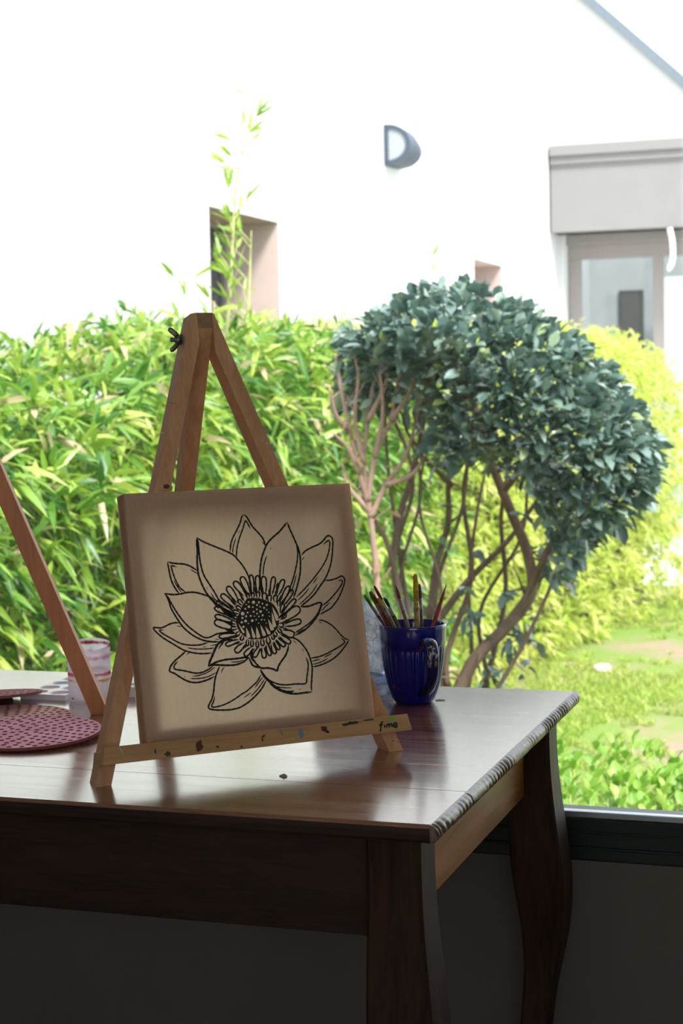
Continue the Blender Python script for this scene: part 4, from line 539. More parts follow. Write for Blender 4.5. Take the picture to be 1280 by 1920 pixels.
HOLES=[[(1458,-1417),(1454,-1424),(1446,-1427),(1438,-1423),(1435,-1415),(1439,-1408),(1448,-1406),(1456,-1409)],[(1532,-1426),(1524,-1440),(1507,-1445),(1493,-1438),(1488,-1423),(1496,-1409),(1512,-1404),(1527,-1412)],[(1594,-1431),(1589,-1440),(1578,-1443),(1569,-1438),(1566,-1429),(1571,-1420),(1581,-1417),(1591,-1422)],[(1637,-1451),(1633,-1458),(1624,-1460),(1616,-1457),(1614,-1449),(1618,-1442),(1627,-1439),(1634,-1443)],[(1697,-1470),(1692,-1480),(1681,-1483),(1670,-1478),(1667,-1468),(1673,-1459),(1684,-1455),(1694,-1460)],[(1420,-1444),(1417,-1450),(1410,-1452),(1404,-1449),(1402,-1443),(1405,-1437),(1412,-1435),(1418,-1438)],[(1460,-1476),(1454,-1486),(1442,-1490),(1431,-1484),(1428,-1473),(1433,-1463),(1445,-1460),(1456,-1465)],[(1506,-1484),(1502,-1492),(1493,-1494),(1486,-1490),(1483,-1483),(1487,-1475),(1496,-1473),(1503,-1476)],[(1565,-1463),(1560,-1471),(1551,-1474),(1542,-1470),(1539,-1461),(1544,-1453),(1553,-1450),(1562,-1454)],[(1602,-1486),(1598,-1493),(1591,-1495),(1583,-1492),(1581,-1485),(1585,-1478),(1593,-1476),(1600,-1479)],[(1656,-1504),(1651,-1512),(1640,-1515),(1631,-1511),(1628,-1502),(1633,-1493),(1643,-1490),(1653,-1494)],[(1685,-1530),(1681,-1537),(1673,-1539),(1666,-1536),(1664,-1529),(1668,-1522),(1675,-1520),(1682,-1523)],[(1407,-1498),(1402,-1506),(1393,-1508),(1384,-1504),(1381,-1496),(1386,-1488),(1395,-1485),(1404,-1489)],[(1557,-1516),(1552,-1524),(1543,-1527),(1534,-1523),(1531,-1514),(1536,-1506),(1545,-1503),(1554,-1507)],[(1431,-1546),(1427,-1554),(1417,-1556),(1409,-1552),(1406,-1544),(1411,-1536),(1420,-1533),(1428,-1537)],[(1378,-1555),(1369,-1571),(1350,-1576),(1333,-1568),(1328,-1551),(1337,-1535),(1355,-1530),(1372,-1538)],[(1513,-1541),(1508,-1550),(1498,-1553),(1489,-1549),(1486,-1539),(1491,-1531),(1501,-1528),(1510,-1532)],[(1552,-1567),(1548,-1574),(1540,-1577),(1532,-1573),(1529,-1565),(1533,-1558),(1542,-1555),(1550,-1559)],[(1609,-1545),(1602,-1557),(1589,-1561),(1576,-1555),(1572,-1543),(1579,-1531),(1593,-1527),(1605,-1533)],[(1628,-1594),(1623,-1604),(1612,-1607),(1601,-1602),(1598,-1592),(1604,-1582),(1615,-1579),(1625,-1584)],[(1708,-1563),(1704,-1569),(1698,-1571),(1691,-1568),(1689,-1562),(1693,-1556),(1700,-1554),(1706,-1557)],[(1710,-1611),(1707,-1616),(1701,-1618),(1696,-1615),(1694,-1610),(1697,-1604),(1703,-1603),(1709,-1605)],[(1409,-1590),(1404,-1599),(1394,-1602),(1384,-1597),(1381,-1588),(1386,-1579),(1396,-1576),(1406,-1581)],[(1469,-1589),(1464,-1598),(1454,-1601),(1445,-1597),(1442,-1587),(1447,-1579),(1457,-1576),(1466,-1580)],[(1514,-1596),(1510,-1602),(1504,-1604),(1497,-1601),(1495,-1595),(1499,-1589),(1505,-1587),(1512,-1590)],[(1571,-1604),(1568,-1611),(1560,-1613),(1553,-1610),(1551,-1603),(1554,-1596),(1562,-1594),(1569,-1597)],[(1359,-1607),(1353,-1616),(1342,-1619),(1332,-1615),(1329,-1604),(1334,-1595),(1345,-1592),(1355,-1597)],[(1401,-1648),(1394,-1660),(1379,-1664),(1366,-1658),(1362,-1645),(1369,-1632),(1383,-1628),(1396,-1635)],[(1487,-1649),(1481,-1661),(1467,-1665),(1455,-1659),(1451,-1647),(1457,-1635),(1471,-1631),(1483,-1637)],[(1532,-1640),(1528,-1647),(1521,-1649),(1514,-1646),(1511,-1639),(1515,-1632),(1523,-1630),(1530,-1633)],[(1606,-1646),(1601,-1653),(1593,-1656),(1585,-1652),(1583,-1644),(1587,-1637),(1595,-1635),(1603,-1638)],[(1640,-1651),(1637,-1657),(1630,-1659),(1624,-1656),(1622,-1649),(1625,-1644),(1632,-1642),(1638,-1645)],[(1346,-1659),(1340,-1669),(1328,-1673),(1317,-1667),(1314,-1657),(1319,-1646),(1331,-1643),(1342,-1648)],[(1361,-1715),(1356,-1726),(1344,-1729),(1333,-1724),(1329,-1713),(1335,-1703),(1347,-1699),(1358,-1705)],[(1422,-1679),(1419,-1685),(1412,-1687),(1406,-1684),(1404,-1678),(1407,-1672),(1414,-1670),(1420,-1673)],[(1559,-1686),(1556,-1692),(1549,-1694),(1543,-1691),(1541,-1684),(1544,-1678),(1551,-1676),(1557,-1679)],[(1656,-1693),(1653,-1698),(1648,-1699),(1643,-1697),(1642,-1692),(1644,-1688),(1649,-1686),(1654,-1688)],[(1381,-1723),(1377,-1757),(1376,-1791),(1374,-1824),(1377,-1848),(1389,-1856),(1415,-1852),(1424,-1841),(1418,-1818),(1407,-1786),(1395,-1754)],[(1446,-1711),(1445,-1750),(1447,-1788),(1448,-1827),(1452,-1854),(1463,-1863),(1484,-1860),(1491,-1848),(1485,-1821),(1473,-1784),(1460,-1747)],[(1515,-1723),(1508,-1760),(1504,-1796),(1501,-1833),(1501,-1858),(1514,-1867),(1542,-1865),(1553,-1854),(1549,-1828),(1539,-1793),(1528,-1758)],[(1570,-1705),(1571,-1743),(1576,-1780),(1580,-1817),(1586,-1843),(1599,-1850),(1625,-1844),(1632,-1831),(1623,-1806),(1606,-1772),(1589,-1738)],[(1631,-1730),(1636,-1759),(1642,-1786),(1649,-1813),(1656,-1832),(1668,-1836),(1688,-1828),(1693,-1817),(1684,-1799),(1667,-1776),(1650,-1753)],[(1680,-1644),(1681,-1682),(1686,-1720),(1690,-1758),(1697,-1784),(1711,-1791),(1739,-1783),(1747,-1770),(1737,-1745),(1719,-1711),(1701,-1677)],[(1739,-1558),(1734,-1607),(1731,-1656),(1729,-1704),(1731,-1739),(1742,-1752),(1769,-1749),(1779,-1735),(1774,-1700),(1763,-1653),(1753,-1605)],[(1751,-1494),(1755,-1541),(1762,-1588),(1769,-1634),(1778,-1667),(1793,-1676),(1821,-1668),(1828,-1652),(1816,-1621),(1795,-1578),(1774,-1536)],[(1282,-1670),(1293,-1703),(1306,-1734),(1318,-1766),(1329,-1787),(1339,-1793),(1353,-1787),(1354,-1776),(1342,-1755),(1322,-1726),(1303,-1698)]]
TEXT=[[(3052,-3054),(3030,-3050),(3020,-3066),(3011,-3105),(3008,-3136),(2999,-3156),(2987,-3156)],[(2988,-3084),(3046,-3081)],[(3065,-3083),(3067,-3127)],[(3063,-3059),(3065,-3065)],[(3094,-3084),(3095,-3127)],[(3094,-3101),(3113,-3085),(3127,-3092),(3132,-3129)],[(3129,-3100),(3149,-3085),(3164,-3091),(3168,-3127)],[(3189,-3108),(3236,-3106),(3232,-3082),(3208,-3079),(3188,-3096),(3193,-3123),(3216,-3134),(3246,-3122)]]


EA = easel('light pine table easel holding the flower canvas, paint-stained ledge in front', (M_pine, M_pine_x, M_pine), (EORG.x, EORG.y, TZ), EYAW, None)
yaw2 = math.atan2(-0.9482, 0.3174)
ly = Vector((0.9482, 0.3174, 0))
p2 = Vector((-0.6495, 0.4833, TZ)) - ly * 0.2835
easel('orange-toned pine easel at the left, only its sloping leg beside the water cup shows', (M_orange, M_orange, M_orange), p2, yaw2, None, ledge=False)

# ------------------------------------------------------------------ canvas on the easel
M_cloth, nt, p = new_mat('raw_linen_canvas')
tc = node(nt, 'ShaderNodeTexCoord')
wx = node(nt, 'ShaderNodeTexWave', Scale=420.0, Distortion=1.5, Detail=2.0); wx.bands_direction = 'X'; wx.inputs['Detail Scale'].default_value = 0.6
wz = node(nt, 'ShaderNodeTexWave', Scale=420.0, Distortion=1.5, Detail=2.0); wz.bands_direction = 'Z'; wz.inputs['Detail Scale'].default_value = 0.6
nn_ = node(nt, 'ShaderNodeTexNoise', Scale=260.0, Detail=3.0, Roughness=0.7)
mpx = node(nt, 'ShaderNodeMapping'); mpx.inputs['Scale'].default_value = (1.0, 1.0, 0.12)
for q in (wx, wz): nt.links.new(tc.outputs['Object'], q.inputs['Vector'])
nt.links.new(tc.outputs['Object'], mpx.inputs['Vector']); nt.links.new(mpx.outputs['Vector'], nn_.inputs['Vector'])
ad = node(nt, 'ShaderNodeMath', operation='ADD'); nt.links.new(wx.outputs['Fac'], ad.inputs[0]); nt.links.new(wz.outputs['Fac'], ad.inputs[1])
ad2 = node(nt, 'ShaderNodeMath', operation='MULTIPLY_ADD'); ad2.inputs[1].default_value = 1.2; nt.links.new(nn_.outputs['Fac'], ad2.inputs[0]); nt.links.new(ad.outputs[0], ad2.inputs[2])
cr_ = node(nt, 'ShaderNodeValToRGB'); cr_.color_ramp.elements[0].position = 0.6; cr_.color_ramp.elements[1].position = 2.0
mrr = node(nt, 'ShaderNodeMapRange'); mrr.inputs['From Min'].default_value = 0.7; mrr.inputs['From Max'].default_value = 2.3
nt.links.new(ad2.outputs[0], mrr.inputs['Value'])
cr_.color_ramp.elements[0].position = 0.0; cr_.color_ramp.elements[0].color = (0.70, 0.62, 0.53, 1)
cr_.color_ramp.elements[1].position = 1.0; cr_.color_ramp.elements[1].color = (0.90, 0.85, 0.79, 1)
nt.links.new(mrr.outputs[0], cr_.inputs['Fac']); nt.links.new(cr_.outputs['Color'], p.inputs['Base Color'])
p.inputs['Roughness'].default_value = 0.95; p.inputs['Specular IOR Level'].default_value = 0.1
tl = node(nt, 'ShaderNodeBsdfTranslucent'); ms = node(nt, 'ShaderNodeMixShader'); ms.inputs['Fac'].default_value = 0.78
mxc = node(nt, 'ShaderNodeMix'); mxc.data_type = 'RGBA'; mxc.blend_type = 'MULTIPLY'; mxc.inputs[0].default_value = 1.0; mxc.inputs[7].default_value = (1.0, 0.84, 0.62, 1)
nt.links.new(cr_.outputs['Color'], mxc.inputs[6]); nt.links.new(mxc.outputs[2], tl.inputs['Color'])
nt.links.new(p.outputs[0], ms.inputs[1]); nt.links.new(tl.outputs[0], ms.inputs[2])
nt.links.new(ms.outputs[0], [x for x in nt.nodes if x.type == 'OUTPUT_MATERIAL'][0].inputs['Surface'])

CV = thing('stretched_canvas', 'square linen canvas printed with a black line flower, leaning on the easel', 'canvas', (EORG.x, EORG.y, TZ), EYAW)
CW, CH, CT = 0.300, 0.3030, 0.0325
mb = MB(); r = 0.003; vs = []
loop = []
# rings from the front centre sheet round the edge to the back
rings = [(r * 1.2, 0.0), (r * 0.35, r * 0.25), (0.0, r * 1.1), (0.0, CT * 0.5), (0.0, CT)]
def ring_pts(ins, w):
    n = 24; u0, u1, v0, v1 = ins, CW - ins, -ins, -CH + ins
    pts = [(u0 + (u1 - u0) * k / n, v0) for k in range(n)] + [(u1, v0 + (v1 - v0) * k / n) for k in range(n)] + [(u1 + (u0 - u1) * k / n, v1) for k in range(n)] + [(u0, v1 + (v0 - v1) * k / n) for k in range(n)]
    return [E(u, v, w) for u, v in pts]
for ins, w in rings: vs += ring_pts(ins, w)
n = 96
fs = [tuple(range(n))] + [(i * n + k, i * n + (k + 1) % n, (i + 1) * n + (k + 1) % n, (i + 1) * n + k) for i in range(len(rings) - 1) for k in range(n)]
mb.add(vs, fs, 0, True); mb.sm[0] = False
mb.build('linen', M_cloth, CV)
M_bar = wood('stretcher_pine', (0.42, 0.27, 0.15), (0.60, 0.42, 0.26), scale=(6, 6, 6), rough=0.7)
BW = 0.022; g = 0.0006; wb0, wb1 = 0.0042, 0.0322
def bar(u0, u1, v0, v1):
    P = [(u0, v0), (u1, v0), (u1, v1), (u0, v1)]
    MB().prism([E(u, v, wb0) for u, v in P], [E(u, v, wb1) for u, v in P]).build('stretcher_bar', M_bar, CV, bevel=0.003)
bar(g, CW - g, -g, -BW); bar(g, CW - g, -CH + BW, -CH + g); bar(g, BW, -BW, -CH + BW); bar(CW - BW, CW - g, -BW, -CH + BW)
mb = MB()
for w_, st in STROKES: ribbon(mb, [(u / 1e4, v / 1e4) for u, v in st], w_ / 1e4 * 1.45, lambda u, v: E(u, v, -0.00045))
# solid black heart of the flower with the dots and stamens left open
P2 = [Vector((u / 1e4, v / 1e4)) for u, v in BLACK]
C2 = catmull([tuple(q) for q in P2] + [tuple(P2[0])], 0.002)[:-1]
verts = [Vector((float(q[0]), float(q[1]))) for q in C2]; edges = [(i, (i + 1) % len(verts)) for i in range(len(verts))]
faces_in = [list(range(len(verts)))]
for h in HOLES:
    o = len(verts); verts += [Vector((u / 1e4, v / 1e4)) for u, v in h]
    edges += [(o + i, o + (i + 1) % len(h)) for i in range(len(h))]
vo, eo, fo, _, _, _ = delaunay_2d_cdt(verts, edges, [], 0, 1e-7)
def inside(pt, poly):
    c = False; j = len(poly) - 1
    for i in range(len(poly)):
        if (poly[i][1] > pt[1]) != (poly[j][1] > pt[1]) and pt[0] < (poly[j][0] - poly[i][0]) * (pt[1] - poly[i][1]) / (poly[j][1] - poly[i][1] + 1e-15) + poly[i][0]: c = not c
        j = i
    return c
hp = [[(u / 1e4, v / 1e4) for u, v in h] for h in HOLES]; op = [tuple(q) for q in C2]
keep = []
for fc in fo:
    cx = sum(vo[i][0] for i in fc) / len(fc); cy = sum(vo[i][1] for i in fc) / len(fc)
    if inside((cx, cy), op) and not any(inside((cx, cy), h) for h in hp): keep.append(tuple(fc))
mb.add([E(v[0], v[1], -0.00045) for v in vo], keep)
tag(mb.build('flower_drawing', M_ink, CV, fix=False), 'black line drawing of an open flower', None)

# ------------------------------------------------------------------ blue mug with brushes
MUGC = Vector((-0.2130, 0.6760, TZ))
M_mug, nt, p = new_mat('cobalt_glaze')
p.inputs['Base Color'].default_value = (0.004, 0.007, 0.16, 1); p.inputs['Roughness'].default_value = 0.08
p.inputs['Coat Weight'].default_value = 0.3; p.inputs['Coat Roughness'].default_value = 0.03
def splash(mat_nt, p, base, cols, scale, lo, hi, stretch=(1, 1, 0.45)):
    """random dried paint flecks over a base colour"""
    nt = mat_nt; tc = node(nt, 'ShaderNodeTexCoord'); mp = node(nt, 'ShaderNodeMapping'); mp.inputs['Scale'].default_value = stretch
    nt.links.new(tc.outputs['Object'], mp.inputs['Vector'])
    last = node(nt, 'ShaderNodeRGB'); last.outputs[0].default_value = tuple(base) + (1,); sock = last.outputs[0]
    for i, c in enumerate(cols):
        o = node(nt, 'ShaderNodeVectorMath', operation='ADD'); o.inputs[1].default_value = (3.7 * i + 1.3, 1.9 * i, 0.7 * i)
        nt.links.new(mp.outputs['Vector'], o.inputs[0])
        nz = node(nt, 'ShaderNodeTexNoise', Scale=scale * (1 + 0.25 * i), Detail=2.5, Roughness=0.55); nt.links.new(o.outputs[0], nz.inputs['Vector'])
        mr = node(nt, 'ShaderNodeMapRange'); mr.inputs['From Min'].default_value = lo; mr.inputs['From Max'].default_value = hi
        nt.links.new(nz.outputs['Fac'], mr.inputs['Value'])
        mx = node(nt, 'ShaderNodeMix'); mx.data_type = 'RGBA'; mx.inputs[7].default_value = tuple(c) + (1,)
        nt.links.new(mr.outputs[0], mx.inputs[0]); nt.links.new(sock, mx.inputs[6]); sock = mx.outputs[2]
    nt.links.new(sock, p.inputs['Base Color'])
    return sock
splash(nt, p, (0.001, 0.005, 0.19), [(0.16, 0.012, 0.02), (0.10, 0.05, 0.02)], 38, 0.70, 0.74)
M_handle, nt, p = new_mat('painted_cobalt_handle'); p.inputs['Roughness'].default_value = 0.12
sk0 = splash(nt, p, (0.003, 0.005, 0.07), [(0.55, 0.40, 0.05), (0.5, 0.45, 0.38), (0.02, 0.06, 0.25)], 120, 0.56, 0.62, (1, 1, 0.7))
tc = node(nt, 'ShaderNodeTexCoord'); sp = node(nt, 'ShaderNodeSeparateXYZ'); nt.links.new(tc.outputs['Object'], sp.inputs[0])
mr = node(nt, 'ShaderNodeMapRange'); mr.inputs['From Min'].default_value = 0.062; mr.inputs['From Max'].default_value = 0.078; nt.links.new(sp.outputs['Z'], mr.inputs['Value'])
mx = node(nt, 'ShaderNodeMix'); mx.data_type = 'RGBA'; mx.inputs[6].default_value = (0.003, 0.005, 0.06, 1)
nt.links.new(mr.outputs[0], mx.inputs[0]); nt.links.new(sk0, mx.inputs[7]); nt.links.new(mx.outputs[2], p.inputs['Base Color'])
MUG = thing('blue_mug', 'cobalt blue fluted mug full of paint brushes, handle towards the viewer', 'mug', MUGC)
def flute(r, z, a):
    if z < 0.0865 and z > 0.006: return r + 0.0019 * (abs(math.cos(a * 17)) - 0.5) * min(1, (z - 0.006) / 0.012) * min(1, (0.0865 - z) / 0.003)
    if 0.0875 < z < 0.0945: return r + 0.0004 * math.cos(a * 60)
    return r
prof = [(0.0, 0.0), (0.024, 0.0), (0.0275, 0.001), (0.0300, 0.004), (0.0335, 0.013), (0.0362, 0.022), (0.0390, 0.032), (0.0414, 0.043), (0.0436, 0.056), (0.0452, 0.068), (0.0463, 0.080), (0.0466, 0.0862), (0.0482, 0.0874), (0.0486, 0.0945), (0.0489, 0.0955), (0.0492, 0.112), (0.0494, 0.1158), (0.0488, 0.1172),
        (0.0472, 0.1170), (0.0465, 0.1155), (0.0455, 0.095), (0.0435, 0.070), (0.0390, 0.040), (0.0330, 0.018), (0.027, 0.007), (0.0, 0.006)]
MB().lathe(prof, 136, fn=flute).build('body', M_mug, MUG)
ha = math.atan2(-0.945, 0.318) + math.radians(19)
hd = Vector((math.cos(ha), math.sin(ha), 0))
hp_ = [hd * r + Vector((0, 0, z)) for r, z in ((0.044, 0.0945), (0.058, 0.099), (0.069, 0.0975), (0.0765, 0.088), (0.0785, 0.075), (0.0765, 0.057), (0.0705, 0.043), (0.061, 0.031), (0.049, 0.0225), (0.034, 0.018))]
cc = catmull([tuple(q) for q in hp_], 0.003)
MB().tube(cc, 0.0046, 16, flat=1.95, side=(0, 0, 1)).build('handle', M_handle, MUG)

M_ferr = plain('brush_ferrule', (0.35, 0.34, 0.33), 0.35, metal=0.9)
BR_SPECS = [  # tip (px offsets are already metres in the mug frame): tip, where it crosses the rim, radii, colours, kind
    ('green bristles', (-0.0707, -0.004, 0.161), (-0.0425, -0.008, 0.117), 0.0024, (0.03, 0.06, 0.05), (0.02, 0.16, 0.06), 'round', 0),
    ('a red handle and brown bristles', (-0.0614, 0.014, 0.1636), (-0.0360, 0.006, 0.117), 0.0042, (0.30, 0.015, 0.025), (0.17, 0.10, 0.03), 'flat', 0),
    ('dark rust bristles', (-0.0552, 0.012, 0.172), (-0.0275, 0.003, 0.117), 0.0026, (0.30, 0.26, 0.18), (0.11, 0.035, 0.015), 'round', 0),
    ('ochre bristles and an olive handle', (-0.0505, -0.012, 0.157), (-0.0285, -0.022, 0.117), 0.0032, (0.15, 0.13, 0.03), (0.38, 0.25, 0.03), 'round', 0),
    ('ragged black bristles', (-0.0404, 0.004, 0.1566), (-0.0225, -0.010, 0.117), 0.0030, (0.08, 0.055, 0.03), (0.015, 0.012, 0.012), 'fan', 0),
    ('a grey-pink handle and fine brown tip', (-0.0240, 0.018, 0.173), (-0.0085, 0.004, 0.117), 0.0030, (0.24, 0.12, 0.13), (0.12, 0.05, 0.02), 'fine', 0),
    ('thick ochre-caked bristles, the tallest', (0.0054, 0.008, 0.189), (0.0062, -0.006, 0.117), 0.0043, (0.34, 0.24, 0.07), (0.45, 0.30, 0.02), 'fat', 0),
    ('a maroon handle right of the tallest', (0.0117, 0.022, 0.172), (0.0133, 0.010, 0.117), 0.0030, (0.10, 0.045, 0.05), (0.09, 0.05, 0.07), 'round', 0),
    ('its pointed red handle end up', (0.0513, 0.010, 0.173), (0.0310, -0.006, 0.117), 0.0033, (0.32, 0.03, 0.025), (0.32, 0.04, 0.03), 'handle', 0)]
rt = Vector((0.9482, 0.3174, 0)); fd = Vector((-0.3174, 0.9482, 0))
def toward(p): return rt * p[0] + fd * p[1] + Vector((0, 0, p[2]))
for nm, tip, rim, rad, ch, cb, kind, _ in BR_SPECS:
    a, b = toward(tip), toward(rim); d = (a - b).normalized()
    low = b - d * (0.100 / max(d.z, 0.3))
    # keep the foot inside the mug
    foot = Vector((max(-0.028, min(0.028, low.x)), max(-0.028, min(0.028, low.y)), 0.0135))
    t = (0.0135 - b.z) / d.z; foot = b + d * t
    if foot.to_2d().length > 0.026: foot = Vector((*(foot.to_2d().normalized() * 0.026), 0.0135))
    ax = (a - b).normalized(); L_ = (a - b).length
    R_ = thing('paint_brush', 'paint brush with %s standing in the blue mug' % nm, 'paint brush', MUGC, 0, 'brushes standing in the mug')
    mh = plain('brush_handle', ch, 0.4, var=0.5, scale=160); mbr = plain('brush_bristles', cb, 0.85, var=0.35, scale=220)
    if kind == 'handle':
        pts = [foot, b, b + ax * L_ * 0.35, b + ax * L_ * 0.75, a]
        MB().tube(pts, [rad * 0.7, rad, rad * 1.05, rad * 0.6, rad * 0.15], 12).build('handle', mh, R_)
        continue
    f0, f1 = b + ax * L_ * 0.30, b + ax * L_ * (0.62 if kind != 'fat' else 0.45)
    MB().tube([foot, b, f0], [rad * 0.7, rad, rad * 1.0], 12).build('handle', mh, R_)
    fm = M_ferr if kind in ('fan', 'round') and nm.startswith(('dark rust', 'ragged')) else plain('painted_ferrule', tuple(0.5 * (x + 0.3) for x in ch) if kind != 'fat' else (0.42, 0.31, 0.08), 0.35, metal=0.4, var=0.5, scale=150)
    fe = MB(); fe.tube([f0, f0 + (f1 - f0) * 0.15, f0 + (f1 - f0) * 0.2, f0 + (f1 - f0) * 0.9, f1], [rad * 1.02, rad * 1.08, rad * 0.96, rad * 0.92, rad * 0.85], 12)
    fe.build('ferrule', fm, R_)
    bm_ = MB()
    if kind == 'fan':
        for k in range(5):
            e = a + rt * (k - 2) * 0.0016 + Vector((0, 0, -0.001 * abs(k - 1)))
            bm_.tube([f1, f1 + (e - f1) * 0.5, e], [rad * 0.5, rad * 0.4, 0.0003], 7)
    elif kind == 'fine': bm_.tube([f1, f1 + (a - f1) * 0.45, a], [rad * 0.8, rad * 0.85, 0.0002], 10)
    elif kind == 'fat': bm_.tube([f1, f1 + (a - f1) * 0.4, f1 + (a - f1) * 0.9, a], [rad * 0.88, rad * 0.95, rad * 0.8, rad * 0.45], 12)
    elif kind == 'flat': bm_.tube([f1, f1 + (a - f1) * 0.6, a], [rad * 0.9, rad * 0.95, rad * 0.5], 12)
    else: bm_.tube([f1, f1 + (a - f1) * 0.5, f1 + (a - f1) * 0.92, a], [rad * 0.85, rad * 0.95, rad * 0.7, rad * 0.4], 10)
    bm_.build('bristles', mbr, R_)

# ------------------------------------------------------------------ crumpled painting rag behind the mug
M_rag, nt, p = new_mat('floral_rag'); p.inputs['Roughness'].default_value = 0.95
tc = node(nt, 'ShaderNodeTexCoord')
vo_ = node(nt, 'ShaderNodeTexVoronoi', Scale=60.0); vo_.feature = 'DISTANCE_TO_EDGE'
nz = node(nt, 'ShaderNodeTexNoise', Scale=60.0, Detail=2.0)
mxv = node(nt, 'ShaderNodeMix'); mxv.data_type = 'VECTOR'; mxv.inputs[0].default_value = 0.025
nt.links.new(tc.outputs['Object'], nz.inputs['Vector']); nt.links.new(tc.outputs['Object'], mxv.inputs[4]); nt.links.new(nz.outputs['Color'], mxv.inputs[5]); nt.links.new(mxv.outputs[1], vo_.inputs['Vector'])
ln_ = node(nt, 'ShaderNodeMapRange'); ln_.inputs['From Min'].default_value = 0.02; ln_.inputs['From Max'].default_value = 0.09; nt.links.new(vo_.outputs['Distance'], ln_.inputs['Value'])
sk = splash(nt, p, (0.90, 0.92, 0.97), [(0.16, 0.42, 0.78), (0.40, 0.66, 0.72), (0.70, 0.58, 0.66)], 30, 0.54, 0.66, (1, 1, 1))
mxl = node(nt, 'ShaderNodeMix'); mxl.data_type = 'RGBA'; mxl.inputs[6].default_value = (0.55, 0.46, 0.54, 1)
nz2 = node(nt, 'ShaderNodeTexNoise', Scale=32.0, Detail=2.0); nt.links.new(tc.outputs['Object'], nz2.inputs['Vector'])
msk = node(nt, 'ShaderNodeMapRange'); msk.inputs['From Min'].default_value = 0.42; msk.inputs['From Max'].default_value = 0.58; nt.links.new(nz2.outputs['Fac'], msk.inputs['Value'])
mxm = node(nt, 'ShaderNodeMath', operation='MAXIMUM'); nt.links.new(ln_.outputs[0], mxm.inputs[0]); nt.links.new(msk.outputs[0], mxm.inputs[1])
nt.links.new(mxm.outputs[0], mxl.inputs[0]); nt.links.new(sk, mxl.inputs[7]); nt.links.new(mxl.outputs[2], p.inputs['Base Color'])
tl = node(nt, 'ShaderNodeBsdfTranslucent'); ms = node(nt, 'ShaderNodeMixShader'); ms.inputs['Fac'].default_value = 0.65
tp = node(nt, 'ShaderNodeBsdfTransparent'); ms2 = node(nt, 'ShaderNodeMixShader'); ms2.inputs['Fac'].default_value = 0.12
nt.links.new(mxl.outputs[2], tl.inputs['Color']); nt.links.new(p.outputs[0], ms.inputs[1]); nt.links.new(tl.outputs[0], ms.inputs[2])
nt.links.new(ms.outputs[0], ms2.inputs[1]); nt.links.new(tp.outputs[0], ms2.inputs[2]); nt.links.new(ms2.outputs[0], nt.nodes['Material Output'].inputs['Surface'])
def rag_shape(c, rad, hh, seed):
    bm = bmesh.new(); bmesh.ops.create_icosphere(bm, subdivisions=5, radius=1.0)
    for v in bm.verts:
        q = v.co.copy(); d = 1.02 + 0.22 * noise.noise(q * 1.6 + Vector((seed, 0, 0))) - 0.30 * abs(noise.noise(Vector((q.x * 2.4, q.y * 2.4, q.z * 4.2)) + Vector((0, seed, 0)))) - 0.10 * abs(noise.noise(q * 7 + Vector((0, 0, seed))))
        z = q.z * d
        v.co = Vector((c[0] + q.x * d * rad[0], c[1] + q.y * d * rad[1], max(0.001, c[2] + z * hh)))
    return bm
b1 = rag_shape((0.006, 0, 0.078), (0.066, 0.042), 0.068, 3.1); b2 = rag_shape((0.022, -0.004, 0.016), (0.058, 0.050), 0.030, 8.4)
rg = MB()
for b in (b1, b2):
    b.verts.index_update()
    rg.add([tuple(v.co) for v in b.verts], [tuple(v.index for v in f.verts) for f in b.faces], 0, True); b.free()
o = rg.build('crumpled_rag', M_rag); o.location = (-0.3300, 0.7100, TZ)
tag(o, 'crumpled floral rag with blue paint marks, piled behind the blue mug', 'rag')

# ------------------------------------------------------------------ frosted water cup
M_cup = bpy.data.materials.new('frosted_plastic'); M_cup.use_nodes = True; nt = M_cup.node_tree; p = nt.nodes['Principled BSDF']
tc = node(nt, 'ShaderNodeTexCoord'); sp = node(nt, 'ShaderNodeSeparateXYZ'); nt.links.new(tc.outputs['Object'], sp.inputs[0])
n1 = node(nt, 'ShaderNodeTexNoise', Scale=60.0, Detail=4.0, Roughness=0.65); nt.links.new(tc.outputs['Object'], n1.inputs['Vector'])
def bandmask(z0, width):
    a = node(nt, 'ShaderNodeMath', operation='SUBTRACT'); a.inputs[1].default_value = z0; nt.links.new(sp.outputs['Z'], a.inputs[0])
    b = node(nt, 'ShaderNodeMath', operation='ABSOLUTE'); nt.links.new(a.outputs[0], b.inputs[0])
    c = node(nt, 'ShaderNodeMapRange'); c.inputs['From Min'].default_value = width; c.inputs['From Max'].default_value = 0; nt.links.new(b.outputs[0], c.inputs['Value'])
    d = node(nt, 'ShaderNodeMath', operation='ADD'); nt.links.new(c.outputs[0], d.inputs[0]); nt.links.new(n1.outputs['Fac'], d.inputs[1])
    e = node(nt, 'ShaderNodeMapRange'); e.inputs['From Min'].default_value = 1.18; e.inputs['From Max'].default_value = 1.55; nt.links.new(d.outputs[0], e.inputs['Value'])
    return e.outputs[0]
sock = None
base = node(nt, 'ShaderNodeRGB'); base.outputs[0].default_value = (0.97, 0.95, 0.98, 1); sock = base.outputs[0]
for z0, wd, c in ((0.084, 0.010, (0.55, 0.10, 0.18)), (0.043, 0.012, (0.72, 0.22, 0.34)), (0.068, 0.016, (0.80, 0.50, 0.62)), (0.034, 0.008, (0.88, 0.55, 0.10))):
    mx = node(nt, 'ShaderNodeMix'); mx.data_type = 'RGBA'; mx.inputs[7].default_value = c + (1,)
    nt.links.new(bandmask(z0, wd), mx.inputs[0]); nt.links.new(sock, mx.inputs[6]); sock = mx.outputs[2]
nt.links.new(sock, p.inputs['Base Color']); p.inputs['Roughness'].default_value = 0.45
